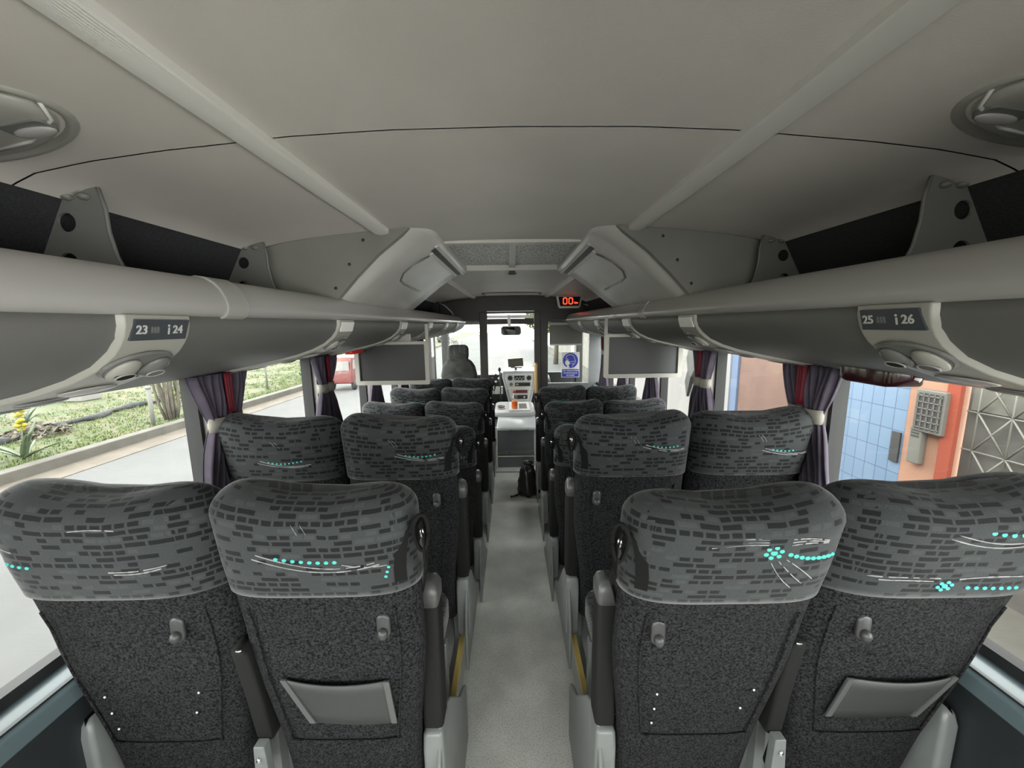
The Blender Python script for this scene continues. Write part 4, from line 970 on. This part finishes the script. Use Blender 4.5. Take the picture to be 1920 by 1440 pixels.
def agave(x, y, sc, lab, flower=False):
    o = empty('agave_plant', (x, y, vz(x)), lab, 'plant'); rnd = random.Random(int(x*100+y*7))
    mb = MB()
    for k in range(11):
        a = k*2.4 + rnd.random(); ln = sc*rnd.uniform(.45, .75); el = rnd.uniform(.5, 1.3); rg = []
        for j in range(7):
            t = j/6; d = ln*t*math.cos(el)*(1+.3*t); h = ln*math.sin(el)*t - .25*ln*t*t*math.cos(el)+.02; wv = sc*.055*(1-t)**.6*(.6+1.2*t if t < .4 else 1.05)+.003
            c = Vector((math.cos(a)*d, math.sin(a)*d, h)); sd = Vector((-math.sin(a), math.cos(a), 0))*wv
            rg.append([c+sd, c+Vector((0, 0, -wv*.5)), c-sd, c+Vector((0, 0, -wv*.1))])
        mb.loft(rg)
    mb.build('leaves', M['leaf'], o)
    if flower:
        mb = MB(); mb.tube([(.0, 0, 0), (.02, .03, .5), (-.02, .05, .78)], .012, 6); mb.build('flower_stalk', M['leaf'], o)
        mb = MB()
        for k in range(14): mb.ell((rnd.uniform(-.05, .05), .05+rnd.uniform(-.05, .05), .55+.03*k+rnd.uniform(-.02, .02)), (.05, .05, .04), 0, 7, 5)
        mb.build('flowers', M['flower'], o)
agave(-8.95, 6.75, 1.1, 'spiky agave with yellow flower spike beside the kerb at far left', True)
agave(-12.0, 9.2, .8, 'low spiky agave farther back on the left verge')
agave(-9.0, 6.05, .7, 'small spiky agave at the kerb, leftmost plant on the verge')
def shrub(x, y, r, h, lab, m='grass', fl=None):
    o = empty('shrub', (x, y, vz(x)), lab, 'shrub'); rnd = random.Random(int(x*77+y*13)); mb = MB(); vs, fs = [], []
    for k in range(260):
        a = rnd.random()*6.28; q = rnd.random()**.5*r; hh = rnd.random()*h*(1-.5*q/r); b = len(vs); c = Vector((math.cos(a)*q, math.sin(a)*q, hh)); t1 = Vector((rnd.uniform(-1, 1), rnd.uniform(-1, 1), rnd.uniform(-.6, 1))).normalized()*.09; t2 = Vector((rnd.uniform(-1, 1), rnd.uniform(-1, 1), rnd.uniform(-1, 1))).normalized()*.04
        vs += [c-t1, c+t2, c+t1, c-t2]; fs.append((b, b+1, b+2, b+3))
    mb.add(vs, fs); mb.build('foliage', M[m], o)
    mb = MB()
    for k in range(5): a = k*1.25; mb.tube([(0, 0, 0), (math.cos(a)*r*.3, math.sin(a)*r*.3, h*.4), (math.cos(a)*r*.6, math.sin(a)*r*.6, h*.75)], [.02, .014, .006], 5)
    mb.build('stems', M['bark'], o)
    if fl:
        mb = MB()
        for k in range(8): a = rnd.random()*6.28; mb.ell((math.cos(a)*r*.5, math.sin(a)*r*.5, h*rnd.uniform(.6, 1)), (.05, .05, .04), 0, 7, 5)
        mb.build('flowers', M[fl], o)
shrub(-13.2, 8.8, .5, .5, 'low shrub with red flowers behind the agave', 'leaf', 'redflower')
shrub(-10.6, 8.3, .55, .3, 'dry sprawling shrub in the middle of the verge', 'bark')
shrub(-11.0, 12.6, .6, .8, 'leafy shrub beyond the tree stems on the verge')
shrub(-9.2, 17.5, .5, .9, 'small green bush near the distant posts')
# clustered stems
o = empty('tree_stems', (-8.85, 9.75, vz(-8.9)), 'cluster of bare pale tree stems growing beside the kerb', 'tree')
rnd = random.Random(5)
for k in range(13):
    mb = MB(); a = k*2.4; r0 = .03+.22*(k/12); x, y = r0*math.cos(a), r0*math.sin(a)
    mb.tube([(x*.5, y*.5, -.02), (x*.9, y*.9, .4), (x*1.0+rnd.uniform(-.06, .06), y+rnd.uniform(-.06, .06), .9), (x*1.3+rnd.uniform(-.1, .1), y*1.3, 1.5), (x*1.6+rnd.uniform(-.15, .15), y*1.6, 2.6)], [.035, .03, .028, .024, .015], 7); mb.build('stem', M['bark'], o)
def postt(x, y, h, lab, r=.035):
    o = empty('fence_post', (x, y, vz(x)-.02), lab, 'post', 'thin posts standing on the verge'); mb = MB(); mb.tube([(0, 0, 0), (.01, 0, h*.5), (0, .01, h)], r, 8); mb.build('post_body', M['post'], o)
    mb = MB(); mb.ell((0, .01, h), (r*1.4, r*1.4, r)); mb.build('post_top', M['post'], o)
postt(-8.75, 9.1, .95, 'white post at the kerb left of the pale tree stems', .045)
postt(-9.3, 14.4, 1.5, 'thin post on the verge between the first and second pillars')
postt(-9.2, 20.0, 1.6, 'thin distant post seen just before the second pillar')
postt(-12.0, 15.5, 1.3, 'thin post standing farther back on the verge')
o = empty('rolled_net', (0, 0, 0), 'dark net rolled along the ground across the verge', 'net')
mb = MB(); pts = []
for k in range(22):
    t = k/21; x = -10.6-1.2*t+.12*math.sin(k); y = 7.2+7.0*t; pts.append((x, y, vz(x)+.06+.02*math.sin(k*2.1)))
mb.tube(pts, [.075+.03*math.sin(k*1.7) for k in range(22)], 9); mb.build('net_roll', M['net'], o)
o = empty('white_block', (-14.5, 12.5, vz(-14.5)), 'white concrete block lying on the verge in the distance', 'block'); mb = MB(); mb.bx(-.6, .6, -.3, .3, 0, .4); mb.build('block_body', M['plaster_white'], o, bevel=.03)

# parked red three-wheeler beyond the second left pillar
o = empty('mototaxi', (-6.75, 15.6, GZ), 'red and white three wheeled taxi parked by the left kerb', 'vehicle')
mb = MB(); mb.prism([(-.9, .35), (-.9, 1.0), (-.75, 1.65), (.35, 1.65), (.6, 1.05), (.7, .40)], 'x', -.6, .6); mb.build('body', mat('taxi_red', (.10, .022, .02), .4), o, bevel=.06); o.scale = (.8, .8, .8)
mb = MB(); mb.prism([(-.72, 1.05), (-.66, 1.5), (.28, 1.5), (.48, 1.05)], 'x', -.61, .61); mb.build('side_window', M['plaster_white'], o)
mb = MB(); mb.bx(-.5, .5, -.93, -.89, 1.0, 1.45); mb.build('rear_window', M['plaster_white'], o)
for x, y in ((-.55, -.5), (.55, -.5), (0, .75)):
    mb = MB(); mb.loft([[(x+q, y+.25*math.cos(a), .25+.25*math.sin(a)) for a in [2*PI*k/20 for k in range(20)]] for q in (-.06, .06)]); mb.build('wheel', M['rubber'], o)
# pale truck and car ahead
o = empty('truck', (-9.0, 52.0, GZ), 'pale truck far ahead through the windscreen above the driver seat', 'truck')
mb = MB(); mb.bx(-1.1, 1.1, 0, 5, .9, 3.3); mb.build('cargo_box', mat('pale_truck', (.16, .165, .17), .6), o, bevel=.05)
mb = MB(); mb.bx(-.6, .6, -.02, 0, 2.6, 2.9); mb.build('red_marking', M['redorange'], o)
mb = MB(); mb.bx(-1.05, 1.05, 0.0, .3, .5, .9); mb.build('bumper', M['dark'], o)
for x in (-.85, .85):
    mb = MB(); mb.loft([[(x+q, .8+.45*math.cos(a), .45+.45*math.sin(a)) for a in [2*PI*k/20 for k in range(20)]] for q in (-.15, .15)]); mb.build('wheel', M['rubber'], o)

# facades on the right
FX = 4.0
def facade(y0, y1, m, name, lab, z1=1.6, x=FX, z0=None):
    o = empty(name, (x, y0, GZ), lab, 'building front'); mb = MB(); mb.bx(0, .3, 0, y1-y0, .1, 2.5+z1); mb.build('front_wall', m, o); return o
f1 = facade(3.80, 5.30, M['tiles'], 'tiled_house', 'light blue tiled house front between the salmon wall and the brown door')
mb = MB(); mb.bx(-.02, 0, .02, .11, 1.02, 1.34); mb.build('niche_window', M['meter_dark'], f1, bevel=.004)
mb = MB(); mb.tube([(-.04, .05, 1.9), (-.04, .05, 4.0)], .025, 8); mb.tube([(-.04, .05, 1.9), (-.05, -.06, 1.88)], .025, 8); mb.build('down_pipe', mat('pipe_purple', (.06, .05, .10), .6), f1)
f2 = facade(3.36, 3.80, M['salmon'], 'salmon_house', 'narrow salmon wall carrying the meter boxes')
mb = MB(); mb.bx(-.04, .0, -.02, .085, .1, 4.1); mb.build('red_corner', M['redorange'], f2)
gp = empty('metal_gate', (FX, 2.0, GZ), 'weathered metal gate with crossed pale bars beside the salmon wall', 'gate')
mb = MB(); mb.bx(.04, .08, -1.3, 1.33, .15, 4.0); mb.build('sheet_panel', M['gate_panel'], gp)
mb = MB(); mb.bx(.03, .04, -1.3, 1.30, Z(-.80)-GZ, Z(-.14)-GZ); mb.build('upper_panes', M['gate_bar'], gp)
def bar(y0, z0, y1, z1): 
    mb = MB(); mb.tube([(.0, y0, z0), (.0, y1, z1)], .0075, 6); mb.build('gate_bar', M['gate_bar'], gp)
VY = [1.22, .99, .76, .53, .30]; HZ = [Z(q)-GZ for q in (-.14, -.48, -.81, -1.15, -1.49)]
for y in VY: bar(y, HZ[-1], y, HZ[0])
for z in HZ: bar(1.30, z, VY[-1], z)
for ya, yb in zip(VY, VY[1:]):
    for za, zb in zip(HZ, HZ[1:]):
        bar(ya, za, yb, zb); bar(ya, zb, yb, za)
o = empty('meter_box', (FX-.02, 3.53, Z(-.91)), 'grey barred electricity meter box on the salmon wall', 'meter box')
mb = MB(); mb.bx(-.06, .02, -.12, .14, -.17, .24); mb.build('box_body', M['meter'], o, bevel=.01)
mb = MB(); mb.bx(-.064, -.058, -.10, .12, -.14, .21); mb.build('box_front', M['meter_dark'], o)
mb = MB()
for k in range(6): mb.bx(-.072, -.064, -.10, .12, -.13+.062*k, -.12+.062*k)
for k in range(5): mb.bx(-.072, -.064, -.09+.048*k, -.082+.048*k, -.14, .21)
mb.build('box_grid', M['meter'], o)
o = empty('meter_box', (FX-.02, 3.63, Z(-1.24)), 'narrow pale intercom box below the barred meter box', 'meter box')
mb = MB(); mb.bx(-.05, .02, -.05, .06, -.17, .20); mb.build('box_body', M['gate_bar'], o, bevel=.01)
mb = MB()
for k in range(3): mb.bx(-.056, -.048, -.03, .04, .10+.03*k, .115+.03*k)
mb.build('louvre', M['meter_dark'], o)
o = facade(5.32, 6.70, M['door_brown'], 'brown_door_house', 'wide plain brown door front beyond the blue tiled house')
mb = MB(); mb.bx(-.01, 0, .12, .13, .2, 3.5); mb.bx(-.012, 0, .08, .20, 2.15, 2.22, 1); mb.build('door_seam', [M['meter_dark'], M['salmon']], o)
o = facade(6.72, 7.12, M['paleblue'], 'pale_blue_pier', 'pale blue and white wall strip beyond the brown door', 1.6, FX-.03)
mb = MB(); mb.bx(-.02, 0, .20, .40, .1, 4.1); mb.build('white_band', mat('bright_white_paint', (.2, .2, .2), .8), o)
facade(7.14, 7.60, M['redorange'], 'red_house', 'red house front behind the second right pillar')
facade(7.62, 16, M['plaster_white'], 'white_house', 'white house front seen beyond the right screen')
facade(16, 40, mat('far_front', (.15, .14, .125), .9), 'far_house', 'distant pale house front along the right street')
o = empty('poster_board', (FX-.25, 7.95, Z(-2.35)), 'tilted white poster with a black drawing against the white house', 'poster')
mb = MB(); mb.box((0, 0, 1.0), (.04, .75, 1.9), 0, (0, .12, 0)); mb.build('board', M['plaster_white'], o)
mb = MB(); mb.loft([[(x, y, z) for y, z in ((-.25, 1.85), (-.02, 1.9), (.10, 1.6), (.02, 1.35), (.12, 1.1), (.0, .8), (-.12, 1.2), (-.28, 1.4))] for x in (-.09, -.02)], 0, False); mb.build('black_drawing', M['dark'], o)
# foliage glimpsed ahead through the right front glass
def tree(x, y, h, lab):
    o = empty('street_tree', (x, y, GZ), lab, 'tree', 'street trees ahead'); rnd = random.Random(int(x*10+y)); mb = MB(); vs, fs = [], []
    for k in range(700):
        d = Vector((rnd.gauss(0, 1), rnd.gauss(0, 1), rnd.gauss(0, .7))); d = d.normalized()*rnd.random()**.4*1.1; c = d+Vector((0, 0, h)); b = len(vs)
        t1 = Vector((rnd.uniform(-1, 1), rnd.uniform(-1, 1), rnd.uniform(-1, 1)))*.22; t2 = Vector((rnd.uniform(-1, 1), rnd.uniform(-1, 1), rnd.uniform(-1, 1)))*.14
        vs += [c-t1, c+t2, c+t1, c-t2]; fs.append((b, b+1, b+2, b+3))
    mb.add(vs, fs); mb.build('crown', M['grass'], o)
    mb = MB(); mb.tube([(0, 0, 0), (.05, 0, h*.5), (0, 0, h)], [.16, .12, .08], 8); mb.build('trunk', M['bark'], o)
tree(2.75, 24, 2.9, 'small green street tree ahead through the right front glass')
tree(2.4, 36, 3.0, 'more distant green street tree ahead through the right front glass')
